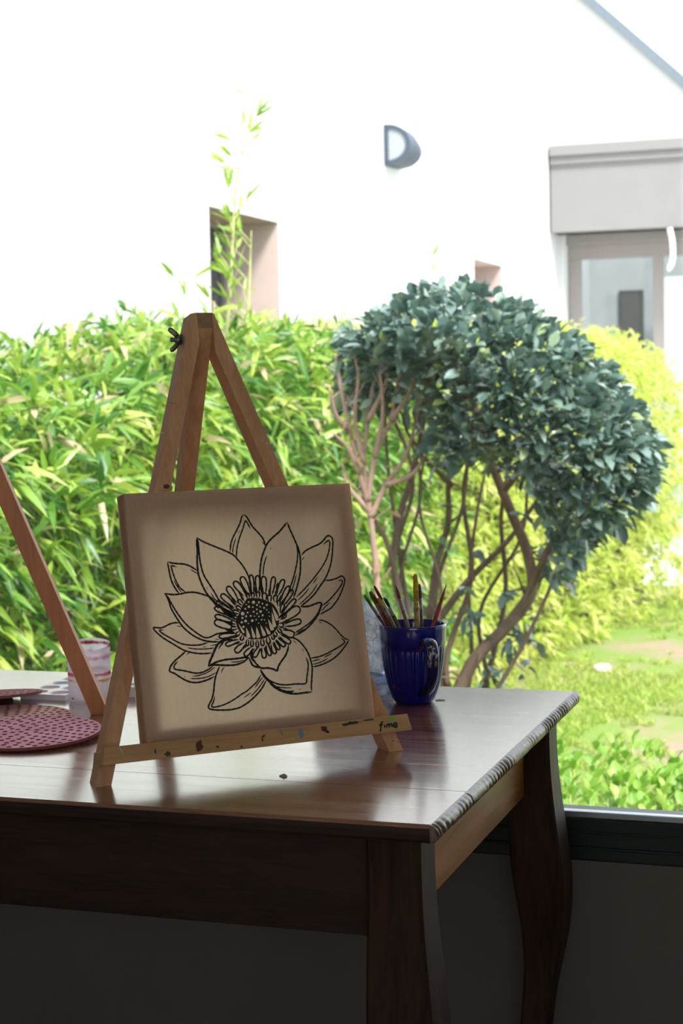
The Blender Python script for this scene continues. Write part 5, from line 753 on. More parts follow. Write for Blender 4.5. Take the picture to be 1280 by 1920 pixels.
tl = node(nt, 'ShaderNodeBsdfTranslucent'); tp = node(nt, 'ShaderNodeBsdfTransparent'); m1 = node(nt, 'ShaderNodeMixShader'); m2 = node(nt, 'ShaderNodeMixShader')
nt.links.new(sock, tl.inputs['Color']); nt.links.new(sock, tp.inputs['Color'])
m1.inputs['Fac'].default_value = 0.82; nt.links.new(p.outputs[0], m1.inputs[1]); nt.links.new(tl.outputs[0], m1.inputs[2])
m2.inputs['Fac'].default_value = 0.45; nt.links.new(m1.outputs[0], m2.inputs[1]); nt.links.new(tp.outputs[0], m2.inputs[2])
nt.links.new(m2.outputs[0], nt.nodes['Material Output'].inputs['Surface'])
CUP = thing('water_cup', 'frosted cut-off plastic water cup smeared with pink and yellow paint', 'cup', (-0.6955, 0.5835, TZ))
rimz = lambda a: 0.0855 + 0.0052 * math.cos(a - math.atan2(0.945, -0.318))
mb = MB(); seg = 64; vs = []
lev = [(0.0, 0.001, 0), (0.026, 0.0005, 0), (0.0300, 0.0015, 0), (0.0322, 0.005, 0), (0.0324, 0.030, 0), (0.0324, 0.046, 0), (0.0330, 0.0470, 0), (0.0330, 0.0485, 0), (0.0322, 0.0495, 0), (0.0322, 0.07, 0), (0.0322, None, 0), (0.0314, None, 0), (0.0314, 0.06, 0), (0.0314, 0.006, 0), (0.0, 0.003, 0)]
for r_, z_, _ in lev:
    for k in range(seg):
        a = 2 * math.pi * k / seg
        vs.append((r_ * math.cos(a), r_ * math.sin(a), rimz(a) if z_ is None else z_))
fs = [(i * seg + k, i * seg + (k + 1) % seg, (i + 1) * seg + (k + 1) % seg, (i + 1) * seg + k) for i in range(len(lev) - 1) for k in range(seg)]
mb.add(vs, fs, 0, True)
M_yel = plain('yellow_paint_fleck', (0.75, 0.42, 0.03), 0.5)
fa = math.atan2(-0.945, 0.318)
def fleck(a0, z0, ra, rz, seed):
    rr = random.Random(seed); P = []
    for k in range(10):
        a = 2 * math.pi * k / 10; q = 0.55 + 0.6 * rr.random(); P.append((a0 + math.cos(a) * ra * q / 0.0324, z0 + math.sin(a) * rz * q))
    mb.prism([(0.03255 * math.cos(a), 0.03255 * math.sin(a), z) for a, z in P], [(0.0329 * math.cos(a), 0.0329 * math.sin(a), z) for a, z in P], 1)
fleck(fa + 0.35, 0.0245, 0.0038, 0.0042, 3); fleck(fa + 0.9, 0.004, 0.004, 0.002, 4); fleck(fa - 0.75, 0.0075, 0.003, 0.0018, 5)
mb.build('cup_wall', [M_cup, M_yel], CUP)

# ------------------------------------------------------------------ palettes
M_pal = plain('white_palette_plastic', (0.92, 0.91, 0.97), 0.3, var=0.03)
WELL = {n: plain('dried_wash_' + n, c, 0.45, var=0.2, scale=90) for n, c in dict(rose=(0.80, 0.42, 0.46), salmon=(0.85, 0.48, 0.42), sky=(0.48, 0.66, 0.78), mauve=(0.58, 0.36, 0.50), teal=(0.22, 0.42, 0.52)).items()}
def palette(label, org, yaw, size, h, cols, rows, wr, colours):
    P = thing('paint_palette', label, 'palette', org, yaw)
    sx, sy = size; mb = MB(); verts = [Vector((0, 0)), Vector((sx, 0)), Vector((sx, sy)), Vector((0, sy))]; edges = [(0, 1), (1, 2), (2, 3), (3, 0)]
    cen = []; K = 28
    for i in range(cols):
        for j in range(rows):
            c = (sx * (i + 0.5) / cols, sy * (j + 0.5) / rows); cen.append(c); o = len(verts)
            verts += [Vector((c[0] + wr[0] * math.cos(2 * math.pi * k / K), c[1] + wr[1] * math.sin(2 * math.pi * k / K))) for k in range(K)]
            edges += [(o + k, o + (k + 1) % K) for k in range(K)]
    vo, eo, fo, _, _, _ = delaunay_2d_cdt(verts, edges, [], 0, 1e-7)
    kp = []
    for f in fo:
        c = (sum(vo[i][0] for i in f) / len(f), sum(vo[i][1] for i in f) / len(f))
        if not any(((c[0] - q[0]) / wr[0]) ** 2 + ((c[1] - q[1]) / wr[1]) ** 2 < 1 for q in cen): kp.append(tuple(f))
    mb.add([(v[0], v[1], h) for v in vo], kp)
    mb.add([(0, 0, 0), (sx, 0, 0), (sx, sy, 0), (0, sy, 0), (0, 0, h), (sx, 0, h), (sx, sy, h), (0, sy, h)], [(0, 3, 2, 1), (0, 1, 5, 4), (1, 2, 6, 5), (2, 3, 7, 6), (3, 0, 4, 7)])
    for c in cen:
        a = [(c[0] + wr[0] * math.cos(2 * math.pi * k / K), c[1] + wr[1] * math.sin(2 * math.pi * k / K), h) for k in range(K)]
        b = [(c[0] + wr[0] * 0.85 * math.cos(2 * math.pi * k / K), c[1] + wr[1] * 0.85 * math.sin(2 * math.pi * k / K), h - 0.0045) for k in range(K)]
        mb.add(a + b, [(k, (k + 1) % K, (k + 1) % K + K, k + K) for k in range(K)] + [tuple(range(K, 2 * K))], 0, False)
    mb.build('tray', M_pal, P, fix=False)
    for i, c in enumerate(cen):
        q = MB(); q.lathe([(0.0, 0.0), (1.0, 0.0)], K)
        q = MB(); q.add([(c[0] + wr[0] * 0.86 * math.cos(2 * math.pi * k / K), c[1] + wr[1] * 0.86 * math.sin(2 * math.pi * k / K), h - 0.0028) for k in range(K)] +
                        [(c[0] + wr[0] * 0.84 * math.cos(2 * math.pi * k / K), c[1] + wr[1] * 0.84 * math.sin(2 * math.pi * k / K), h - 0.0044) for k in range(K)],
                        [tuple(range(K)), tuple(range(K, 2 * K))[::-1]] + [(k, (k + 1) % K, (k + 1) % K + K, k + K) for k in range(K)])
        q.build('paint_well', WELL[colours[i % len(colours)]], P)
    return P
palette('white plastic palette with pink and blue washes, left of the water cup', (-0.808, 0.572, TZ), 0.0, (0.076, 0.155), 0.0085, 2, 4, (0.0165, 0.0165), ['rose', 'salmon', 'sky', 'teal', 'mauve', 'rose', 'sky', 'teal'])
palette('thicker white palette of blue wells, right of the water cup', (-0.6635, 0.6150, TZ), 0.12, (0.112, 0.165), 0.0165, 3, 4, (0.0160, 0.0175), ['sky', 'teal', 'sky', 'mauve', 'teal', 'sky', 'mauve', 'sky'])

# ------------------------------------------------------------------ perforated pink discs
M_disc = plain('pink_cork_face', (0.93, 0.40, 0.54), 0.85, spec=0.2, var=0.22, scale=22)
nt = M_disc.node_tree
M_rim = plain('red_brown_rim', (0.22, 0.06, 0.05), 0.6)
M_disc2 = plain('dusty_pink_face', (0.76, 0.43, 0.42), 0.85, spec=0.2, var=0.22, scale=22)
M_disc3 = plain('mauve_brown_face', (0.50, 0.28, 0.30), 0.95, spec=0.0, var=0.2, scale=22)
def disc(name, label, loc, rot, R_, mats, th=0.004, rings=8):
    K = 96; verts = [Vector((R_ * math.cos(2 * math.pi * k / K), R_ * math.sin(2 * math.pi * k / K))) for k in range(K)]; edges = [(k, (k + 1) % K) for k in range(K)]
    holes = []
    for j in range(rings):
        rr = R_ - 0.0068 - j * 0.0112
        if rr < 0.006: break
        nh = max(5, int(2 * math.pi * rr / 0.0165))
        for k in range(nh):
            a = 2 * math.pi * (k + 0.37 * j) / nh; holes.append((rr * math.cos(a), rr * math.sin(a)))
    hr, HK = 0.0037, 10
    hl = []
    for hx, hy in holes:
        o = len(verts); hl.append(o); verts += [Vector((hx + hr * math.cos(2 * math.pi * k / HK), hy + hr * math.sin(2 * math.pi * k / HK))) for k in range(HK)]
        edges += [(o + k, o + (k + 1) % HK) for k in range(HK)]
    vo, eo, fo, ov, _, _ = delaunay_2d_cdt(verts, edges, [], 0, 1e-8)
    H = np.array(holes); kp = []
    for f in fo:
        c = np.array((sum(vo[i][0] for i in f) / len(f), sum(vo[i][1] for i in f) / len(f)))
        if ((H - c) ** 2).sum(1).min() > (hr * 0.97) ** 2: kp.append(tuple(f))
    mb = MB(); n = len(vo)
    mb.add([(v[0], v[1], th) for v in vo] + [(v[0], v[1], 0) for v in vo], kp + [tuple(i + n for i in f)[::-1] for f in kp])
    idx = {}
    for i, srcs in enumerate(ov):
        for s_ in srcs: idx[s_] = i
    wl = [(idx[k], idx[(k + 1) % K]) for k in range(K)]
    for o in hl: wl += [(idx[o + k], idx[o + (k + 1) % HK]) for k in range(HK)]
    mb.f += [(a + n, b + n, b, a) for a, b in wl]; mb.mi += [1] * len(wl); mb.sm += [False] * len(wl)
    o = mb.build(name, mats); o.location = loc; o.rotation_euler = rot
    return tag(o, label, 'mat', 'perforated pink discs on the table')
tilt = 0.032
o = disc('perforated_disc', 'bright pink perforated disc nearest the front, beside the easel foot', (-0.6503, 0.3144, TZ + 0.0038), (0, 0, 0.3), 0.0968, [M_disc, M_rim])
o.rotation_euler = (0.024, -0.012, 0.3)
o.location.z = TZ + 0.0046
disc('perforated_disc', 'dusty pink perforated disc lying partly under the brightest one', (-0.7471, 0.4146, TZ + 0.0002), (0, 0, 1.1), 0.0982, [M_disc2, M_rim])
C3 = Vector((-0.8400, 0.5035, TZ + 0.0140))
o = disc('perforated_disc', 'brownish perforated disc tilted at the back, edge towards the viewer', C3, (-0.115, -0.02, 0.5), 0.0945, [M_disc3, M_rim], 0.004)
PG = MB().box((-0.021, -0.007, 0), (0.021, 0.007, 0.0100))
o = PG.build('wood_block', plain('dark_brown_block', (0.07, 0.025, 0.015), 0.8, spec=0.1), bevel=0.002); o.location = (-0.8170, 0.5235, TZ)
tag(o, 'small dark brown block under the tilted brownish disc', 'block')
# small scraps on the table top
mb = MB(); mb.prism([(-0.0045, 0, 0), (0.002, -0.002, 0), (0.0055, 0.0005, 0), (0.001, 0.0022, 0)], [(-0.0045, 0.0003, 0.0012), (0.002, -0.0015, 0.003), (0.0055, 0.001, 0.0016), (0.001, 0.002, 0.0034)])
o = mb.build('paint_chip', plain('pale_chip', (0.35, 0.30, 0.27), 0.6)); o.location = (-0.2334, 0.1775, TZ); tag(o, 'tiny pale curled chip on the table in front of the easel', 'chip')
mb = MB(); mb.tube([(-0.007, 0, 0.0008), (0, 0.0004, 0.0009), (0.007, 0.0, 0.0007)], [0.0006, 0.0008, 0.0005], 6)
o = mb.build('dark_splinter', plain('dark_splinter', (0.03, 0.02, 0.015), 0.6)); o.location = (-0.178, 0.695, TZ); o.rotation_euler = (0, 0, 0.3); tag(o, 'thin dark splinter on the table right of the blue mug', 'splinter')

# ------------------------------------------------------------------ plants
def leaf_mat(name, stops, rough=0.45, trans=0.45, spec=0.5):
    """each leaf has its own hue, from the leaf_hue attribute"""
    m = bpy.data.materials.new(name); m.use_nodes = True; nt = m.node_tree; p = nt.nodes['Principled BSDF']
    at = node(nt, 'ShaderNodeAttribute', attribute_name='leaf_hue')
    r = node(nt, 'ShaderNodeValToRGB'); e = r.color_ramp.elements
    e[0].position, e[0].color = stops[0][0], stops[0][1] + (1,); e[1].position, e[1].color = stops[-1][0], stops[-1][1] + (1,)
    for pos, c in stops[1:-1]: q = e.new(pos); q.color = c + (1,)
    nt.links.new(at.outputs['Fac'], r.inputs['Fac']); nt.links.new(r.outputs['Color'], p.inputs['Base Color'])
    p.inputs['Roughness'].default_value = rough; p.inputs['Specular IOR Level'].default_value = spec
    tl = node(nt, 'ShaderNodeBsdfTranslucent'); ms = node(nt, 'ShaderNodeMixShader'); ms.inputs['Fac'].default_value = trans
    nt.links.new(r.outputs['Color'], tl.inputs['Color']); nt.links.new(p.outputs[0], ms.inputs[1]); nt.links.new(tl.outputs[0], ms.inputs[2])
    nt.links.new(ms.outputs[0], nt.nodes['Material Output'].inputs['Surface'])
    return m
def norm(a): return a / (np.linalg.norm(a, axis=1, keepdims=True) + 1e-9)
def leaves(name, mat, pos, dirs, length, width, hue, parent, droop=0.25, shape='lance', up=None, fold=0.25):
    """one mesh of many curved, folded leaves"""
    N = len(pos); dirs = norm(dirs)
    ref = RNG.normal(size=(N, 3)) * 0.5 + np.array([0, 0, 1.0]) if up is None else up
    side = norm(np.cross(dirs, ref)); nrm_ = norm(np.cross(side, dirs))
    ts = {'lance': [(0, 0.12), (0.25, 1.0), (0.6, 0.8), (1, 0.0)], 'oval': [(0, 0.1), (0.3, 0.9), (0.65, 0.95), (1, 0.05)], 'blade': [(0, 1), (0.5, 0.7), (1, 0.0)]}[shape]
    vs = []; K = len(ts)
    L = length[:, None]; Wd = width[:, None]
    for t, w in ts:
        c = pos + dirs * L * t - nrm_ * 0.0 - np.array([0, 0, 1.0]) * (L * droop * t * t)
        vs += [c + side * Wd * 0.5 * w + nrm_ * Wd * fold * w * 0.5, c, c - side * Wd * 0.5 * w + nrm_ * Wd * fold * w * 0.5]
    V = np.stack(vs, 1).reshape(-1, 3); base = (np.arange(N) * 3 * K)[:, None]
    quads = []
    for k in range(K - 1):
        a = 3 * k; quads += [[a, a + 1, a + 4, a + 3], [a + 1, a + 2, a + 5, a + 4]]
    Q = (base[:, None, :] + np.array(quads)[None]).reshape(-1, 4)
    me = bpy.data.meshes.new(name); me.vertices.add(len(V)); me.vertices.foreach_set('co', V.ravel().astype(np.float32))
    nf = len(Q); me.loops.add(nf * 4); me.loops.foreach_set('vertex_index', Q.ravel().astype(np.int32))
    me.polygons.add(nf); me.polygons.foreach_set('loop_start', (np.arange(nf) * 4).astype(np.int32))
    me.update(calc_edges=True)
    at = me.attributes.new('leaf_hue', 'FLOAT', 'FACE'); at.data.foreach_set('value', np.repeat(hue, len(quads)).astype(np.float32))
    me.polygons.foreach_set('use_smooth', np.ones(nf, dtype=bool))
    me.materials.append(mat); me.validate()
    o = bpy.data.objects.new(name, me); COL.objects.link(o)
    if parent is not None: o.parent = parent
    return o
U = lambda a, b, n: RNG.uniform(a, b, n)
M_bamboo = leaf_mat('bamboo_leaf', [(0.0, (0.05, 0.16, 0.03)), (0.3, (0.13, 0.30, 0.04)), (0.6, (0.30, 0.46, 0.06)), (0.88, (0.52, 0.60, 0.13)), (1.0, (0.66, 0.52, 0.34))], 0.36, 0.38, 0.6)
M_yellow = leaf_mat('trimmed_hedge_leaf', [(0.0, (0.30, 0.44, 0.06)), (0.5, (0.56, 0.66, 0.12)), (1.0, (0.78, 0.76, 0.32))], 0.5, 0.5)
M_bush = leaf_mat('blue_green_leaf', [(0.0, (0.06, 0.11, 0.10)), (0.5, (0.135, 0.22, 0.19)), (0.85, (0.24, 0.34, 0.25)), (1.0, (0.34, 0.42, 0.15))], 0.27, 0.15, 0.9)
M_low = leaf_mat('bright_low_leaf', [(0.0, (0.12, 0.30, 0.03)), (0.6, (0.26, 0.47, 0.06)), (1.0, (0.45, 0.60, 0.12))], 0.4, 0.4)
M_grass = leaf_mat('grass_blade', [(0.0, (0.20, 0.33, 0.04)), (0.6, (0.38, 0.50, 0.08)), (1.0, (0.58, 0.52, 0.24))], 0.6, 0.4)
M_core = plain('hedge_filler', (0.05, 0.06, 0.02), 0.95, var=0.4, scale=20)
M_bark = wood('grey_brown_bark', (0.085, 0.055, 0.04), (0.22, 0.15, 0.11), scale=(10, 10, 2), rough=0.9, bump=0.5)
M_twig = wood('dead_twig', (0.30, 0.18, 0.14), (0.50, 0.34, 0.28), scale=(10, 10, 2), rough=0.9, bump=0.3)
M_cane = plain('bamboo_cane', (0.42, 0.45, 0.16), 0.5, var=0.2)

def hedge(label, y0, y1, xb, front, top, zlo, dens, hue_rng, length, mat, rad=0.40, per=7, ragged=0.11, name='bamboo_hedge'):
    H = thing(name, label, 'hedge', (0.5 * (xb + front(0.5 * (y0 + y1))), 0.5 * (y0 + y1), GZ)); off = np.array(H.location)
    zmax = max(top(y) for y in np.linspace(y0, y1, 9)); Lf = zmax - zlo; Lt = abs(front(0.5 * (y0 + y1)) - xb) * 0.75
    nC = int(dens * (y1 - y0) * (Lf + Lt + 0.3))
    y = U(y0, y1, nC); s = U(0, Lf + Lt, nC)
    fx = np.array([front(v) for v in y]); tz = np.array([top(v) for v in y])
    lump = np.array([noise.noise((v * 1.7, q * 2.0, 0.5)) for v, q in zip(y, s)])
    fx = fx + lump * 0.14
    z = zlo + s * (tz - zlo) / Lf; on_top = s > Lf
    x = np.where(on_top, fx - (s - Lf), fx); z = np.where(on_top, tz + lump * ragged, z)
    # round off the shoulder
    dx = np.clip(rad - (fx - x), 0, rad); dz = np.clip(rad - (tz - z), 0, rad)
    rr = np.sqrt(dx ** 2 + dz ** 2); k = np.where((rr > rad) & (dx > 0) & (dz > 0), rad / np.maximum(rr, 1e-6), 1.0)
    x = np.where(k < 1, fx - rad + dx * k, x); z = np.where(k < 1, tz - rad + dz * k, z)
    out = norm(np.stack([np.where(k < 1, dx / rad, np.where(on_top, 0.15, 1.0)), np.zeros(nC), np.where(k < 1, dz / rad, np.where(on_top, 1.0, 0.1))], 1))
    dep = RNG.exponential(0.10, nC); C = np.stack([x, y, z], 1) - out * dep[:, None] + RNG.normal(size=(nC, 3)) * 0.042
    tw = norm(out * 0.9 + RNG.normal(size=(nC, 3)) * 0.55 + np.array([0, 0, 0.1]))
    pos = np.repeat(C, per, 0) + RNG.normal(size=(nC * per, 3)) * 0.017 + np.repeat(tw, per, 0) * U(0, 0.07, nC * per)[:, None]
    d = np.repeat(tw, per, 0) * 0.75 + RNG.normal(size=(nC * per, 3)) * 0.6 + np.array([0, 0, -0.15])
    hue = np.clip(np.repeat(U(*hue_rng, nC), per) + RNG.normal(size=nC * per) * 0.12, 0, 1)
    dead = RNG.random(nC * per) < 0.05; hue[dead] = 1.0
    ln = U(length[0], length[1], nC * per); wd = ln * U(0.14, 0.21, nC * per)
    leaves('foliage', mat, pos - off, d, ln, wd, hue, H, droop=0.3)
    # solid dark filler core, added to block light through the leaf gaps
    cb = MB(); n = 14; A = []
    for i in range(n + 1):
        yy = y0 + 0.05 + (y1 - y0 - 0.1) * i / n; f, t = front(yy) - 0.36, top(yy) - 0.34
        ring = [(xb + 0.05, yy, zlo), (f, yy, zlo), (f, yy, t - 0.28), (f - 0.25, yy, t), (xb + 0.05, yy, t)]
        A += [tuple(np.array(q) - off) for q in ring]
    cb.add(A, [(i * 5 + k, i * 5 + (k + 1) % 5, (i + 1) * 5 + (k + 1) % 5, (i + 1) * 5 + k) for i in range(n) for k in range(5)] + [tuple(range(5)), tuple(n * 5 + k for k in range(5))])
    cb.build('filler_core', M_core, H)
    return H
tz1 = lambda y: float(np.interp(y, [2.366, 3.626, 4.256, 4.886, 5.446, 6.146, 7.126, 9.086], [1.053, 1.109, 1.165, 1.221, 1.333, 1.473, 1.445, 1.501]))
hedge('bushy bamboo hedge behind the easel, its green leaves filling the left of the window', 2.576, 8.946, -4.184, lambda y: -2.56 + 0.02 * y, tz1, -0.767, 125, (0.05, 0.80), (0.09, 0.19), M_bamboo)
tz2 = lambda y: float(np.interp(y, [8.946, 11.886, 14.126, 15.106], [1.543, 1.613, 1.613, 1.333]))
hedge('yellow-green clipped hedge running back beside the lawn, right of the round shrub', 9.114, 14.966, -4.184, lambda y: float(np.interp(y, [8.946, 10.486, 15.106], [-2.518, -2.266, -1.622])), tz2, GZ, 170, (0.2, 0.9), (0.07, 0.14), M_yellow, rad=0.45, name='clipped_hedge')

def shoot(label, pts, nleaf, seed, rad=0.006, spread=0.12, ll=(0.10, 0.18)):
    rr = np.random.default_rng(seed)
    S = thing('bamboo_shoot', label, 'bamboo shoot', pts[0], 0, 'bamboo shoots above the hedge'); o = np.array(pts[0])
    C = catmull(pts, 0.03); n = len(C)
    mb = MB(); mb.tube([c - o for c in C], [rad * (1 - 0.8 * i / n) for i in range(n)], 7); pos = []; dr = []
    for k in range(nleaf):
        t = 0.10 + 0.9 * (k + rr.random()) / nleaf; i = min(n - 2, int(t * (n - 1))); b = C[i] - o
        a = rr.random() * 6.283; dd = np.array([math.cos(a), math.sin(a), 1.1]); dd /= np.linalg.norm(dd); e = b + dd * spread * (1.15 - 0.75 * t)
        mb.tube([b, e], [rad * 0.35, rad * 0.2], 5)
        for _ in range(3): pos.append(e); dr.append(dd + rr.normal(size=3) * 0.4)
    mb.build('cane', M_cane, S)
    P = np.array(pos); N = len(P)
    leaves('foliage', M_bamboo, P, np.array(dr), rr.uniform(*ll, N), rr.uniform(0.016, 0.024, N), rr.uniform(0.4, 0.8, N), S, droop=0.15)
shoot('tallest bamboo shoot, rising past the left recess of the white wall', [(-2.896, 6.454, 1.193), (-2.854, 6.496, 1.753), (-2.826, 6.538, 2.243), (-2.77, 6.664, 2.705)], 28, 1, 0.012, 0.15)
shoot('leaning leafy bamboo shoot in front of the left recess, beside the tallest shoot', [(-2.854, 6.566, 1.193), (-2.812, 6.622, 1.613), (-2.798, 6.664, 2.033)], 10, 2, 0.011, 0.21, (0.11, 0.20))
shoot('thin bamboo sprig left of the first recess, against the white wall', [(-2.854, 5.908, 1.263), (-2.854, 5.922, 1.585), (-2.882, 5.866, 1.837)], 4, 3, 0.006, 0.10)
shoot('single upright bamboo blade at the far left of the easel top', [(-2.854, 5.488, 1.193), (-2.854, 5.488, 1.417), (-2.854, 5.488, 1.529)], 3, 4, 0.006, 0.056, (0.09, 0.16))
shoot('fine bamboo sprig above the round shrub, left of the small recess', [(-2.854, 10.094, 1.403), (-2.854, 10.122, 1.823), (-2.798, 10.276, 2.215)], 4, 5, 0.007, 0.07, (0.11, 0.17))

# round shrub with its bare stems
BC = Vector((-1.004, 4.732, 0.0)); RTV = Vector((0.9482, 0.3174, 0)); FDV = Vector((-0.3174, 0.9482, 0))
B_ = thing('round_shrub', 'round clipped shrub with dark blue-green leaves on crooked bare trunks', 'shrub', (BC + RTV * -0.31 + Vector((0, 0, GZ)))); boff = Vector(B_.location)
def bp(a, z, d=0.0): return BC + RTV * a + FDV * d + Vector((0, 0, z)) - boff
CROWN = [(-0.637, 1.336), (-0.514, 1.479), (-0.391, 1.542), (-0.246, 1.583), (-0.102, 1.566), (0.021, 1.517), (0.144, 1.438), (0.267, 1.356), (0.37, 1.254), (0.473, 1.109), (0.566, 0.946), (0.514, 0.78), (0.412, 0.667), (0.288, 0.617), (0.185, 0.461), (0.133, 0.472), (0.144, 0.678), (0.062, 0.821), (-0.102, 0.904), (-0.206, 0.884), (-0.329, 0.925), (-0.308, 1.088), (-0.37, 1.213), (-0.535, 1.275)]
def dist_edge(p):
    b = 9
    for (x0, y0), (x1, y1) in zip(CROWN, CROWN[1:] + CROWN[:1]):
        dx, dy = x1 - x0, y1 - y0; t = max(0, min(1, ((p[0] - x0) * dx + (p[1] - y0) * dy) / (dx * dx + dy * dy)))
        b = min(b, math.hypot(p[0] - x0 - t * dx, p[1] - y0 - t * dy))
    return b
pts = []; dirs_ = []; rr = random.Random(5)
while len(pts) < 4600:
    a, z = rr.uniform(-0.644, 0.574), rr.uniform(0.437, 1.585)
    if not inside((a, z), CROWN): continue
    e = min(1.0, dist_edge((a, z)) / 0.28); half = 0.50 * math.sqrt(1 - (1 - e) ** 2) + 0.04
    d = half * (1 - rr.expovariate(5.0)) * (-1 if rr.random() < 0.72 else 1)
    pts.append(bp(a, z, d)); c = Vector((a + 0.07, z - 0.941, 0))
    o = (RTV * c.x * 1.2 + Vector((0, 0, c.y + 0.25)) + FDV * d * 1.5)
    dirs_.append(o.normalized() * 0.8 + Vector((rr.gauss(0, .5), rr.gauss(0, .5), rr.gauss(0, .5))))
while len(pts) < 5150:      # thinner leafage that trails down at the crown's left
    a, z = min(-0.36, max(-0.63, rr.gauss(-0.50, 0.09))), rr.uniform(1.12, 1.42 + 0.0)
    pts.append(bp(a, z, rr.gauss(0.05, 0.12))); dirs_.append(Vector((rr.gauss(0, 1), rr.gauss(0, 1), rr.gauss(0.1, .7))))
P = np.array(pts); N = len(P); ln = U(0.048, 0.084, N)
leaves('foliage', M_bush, P, np.array(dirs_), ln, ln * U(0.46, 0.60, N), np.clip(RNG.normal(0.45, 0.22, N), 0, 1), B_, droop=0.2, shape='oval', fold=0.3)
BR = {'T1': [(-0.308, -0.907), (-0.294, -0.487), (-0.308, -0.228), (-0.185, 0.071), (-0.113, 0.174), (-0.021, 0.267), (0.083, 0.4), (0.071, 0.555), (0.01, 0.709), (-0.052, 0.884), (-0.113, 1.088), (-0.164, 1.294)], 'T2': [(-0.322, -0.907), (-0.329, -0.228), (-0.391, 0.02), (-0.421, 0.39), (-0.477, 0.617), (-0.535, 0.74), (-0.571, 0.842)], 'T3': [(-0.308, -0.907), (-0.308, -0.228), (-0.339, 0.122), (-0.308, 0.328), (-0.277, 0.513), (-0.223, 0.678), (-0.216, 0.842), (-0.175, 1.088)], 'T4': [(-0.452, 0.513), (-0.412, 0.719), (-0.37, 0.884), (-0.308, 1.13), (-0.246, 1.336)], 'T5': [(-0.267, 0.307), (-0.144, 0.451), (0.0, 0.596), (0.102, 0.719), (0.185, 0.842)], 'T6': [(-0.041, 0.236), (0.062, 0.39), (0.123, 0.555), (0.227, 0.719), (0.329, 0.904)], 'T7': [(-0.021, 0.78), (0.102, 0.965), (0.227, 1.13)], 'T8': [(-0.216, 0.821), (-0.308, 0.925), (-0.391, 1.048)], 'T9': [(0.083, 0.411), (0.144, 0.513), (0.267, 0.636), (0.412, 0.759)]}
RAD = {'T1': 0.032, 'T2': 0.020, 'T3': 0.021, 'T4': 0.014, 'T5': 0.014, 'T6': 0.016, 'T7': 0.013, 'T8': 0.011, 'T9': 0.011}
DEP = {'T1': (0, -0.02, 0.1), 'T2': (0, -0.05, -0.1), 'T3': (0, 0.05, 0.12), 'T4': (-0.04, 0, -0.05), 'T5': (0.03, 0.1, 0.16), 'T6': (0, -0.08, -0.15), 'T7': (0.05, -0.05, -0.15), 'T8': (0.06, 0, -0.08), 'T9': (0, 0.08, 0.12)}
for k, q in BR.items():
    n = len(q); dd = np.interp(np.linspace(0, 1, n), [0, 0.5, 1], DEP[k]); jit = random.Random(len(q) * 7 + ord(k[1]))
    path = catmull([tuple(bp(a, z, d) + Vector((jit.uniform(-.008, .008), 0, 0))) for (a, z), d in zip(q, dd)], 0.03); m_ = len(path)
    MB().tube(path, [RAD[k] * (1.15 - 0.75 * i / m_) for i in range(m_)], 9).build('branch', M_bark, B_)
# thinner crooked stems fanning up from the stump into the crown
rr = random.Random(33)
for k in range(10):
    a1 = -0.52 + 0.78 * (k + rr.uniform(-0.5, 0.5)) / 9; a0 = -0.31 + rr.uniform(-0.05, 0.05); z1 = float(np.interp(a1, [-0.55, -0.3, 0.0, 0.3], [1.35, 1.10, 1.00, 0.80])) + rr.uniform(-0.05, 0.12); d1 = rr.uniform(-0.22, 0.35)
    q = []
    for j in range(7):
        t = j / 6; q.append(tuple(bp(a0 + (a1 - a0) * t ** 1.15 + (rr.uniform(-0.065, 0.065) if 0 < j else 0), GZ + (z1 - GZ) * t, d1 * t + (rr.uniform(-0.03, 0.03) if j else 0))))
    path = catmull(q, 0.05); m_ = len(path); r0 = rr.uniform(0.010, 0.017)
    MB().tube(path, [r0 * (1.1 - 0.7 * i / m_) for i in range(m_)], 7).build('branch', M_bark, B_)
# short side twigs with small leaf sprays under the crown
pp = []; dq = []
rr = random.Random(9)
for k in range(46):
    nm = rr.choice(['T1', 'T3', 'T5', 'T6', 'T9', 'T2']); a, z = rr.choice(BR[nm][3:] if len(BR[nm]) > 5 else BR[nm])
    b = bp(a, z, rr.uniform(-0.03, 0.06)); e = b + Vector((rr.gauss(0, .08), rr.gauss(0, .08), rr.uniform(-0.03, 0.14))); MB().tube([b, (b + e) / 2 + Vector((0, 0, 0.01)), e], [0.006, 0.004, 0.002], 5).build('twig', M_bark, B_)
    if rr.random() < 0.35:
        for _ in range(4): pp.append(e); dq.append(Vector((rr.gauss(0, 1), rr.gauss(0, 1), rr.gauss(-0.4, .6))))
for a, z in ((0.042, 0.241), (-0.084, 0.101), (-0.154, 0.297), (0.028, 0.143)):
    for _ in range(14): pp.append(bp(a + rr.gauss(0, .03), z + rr.gauss(0, .035), rr.gauss(0, .05))); dq.append(Vector((rr.gauss(0, 1), rr.gauss(0, 1), rr.gauss(-0.5, .6))))
P = np.array(pp); N = len(P)
leaves('leaf_sprays', M_bush, P, np.array(dq), U(0.045, 0.07, N), U(0.024, 0.036, N), U(0.2, 0.7, N), B_, shape='oval')

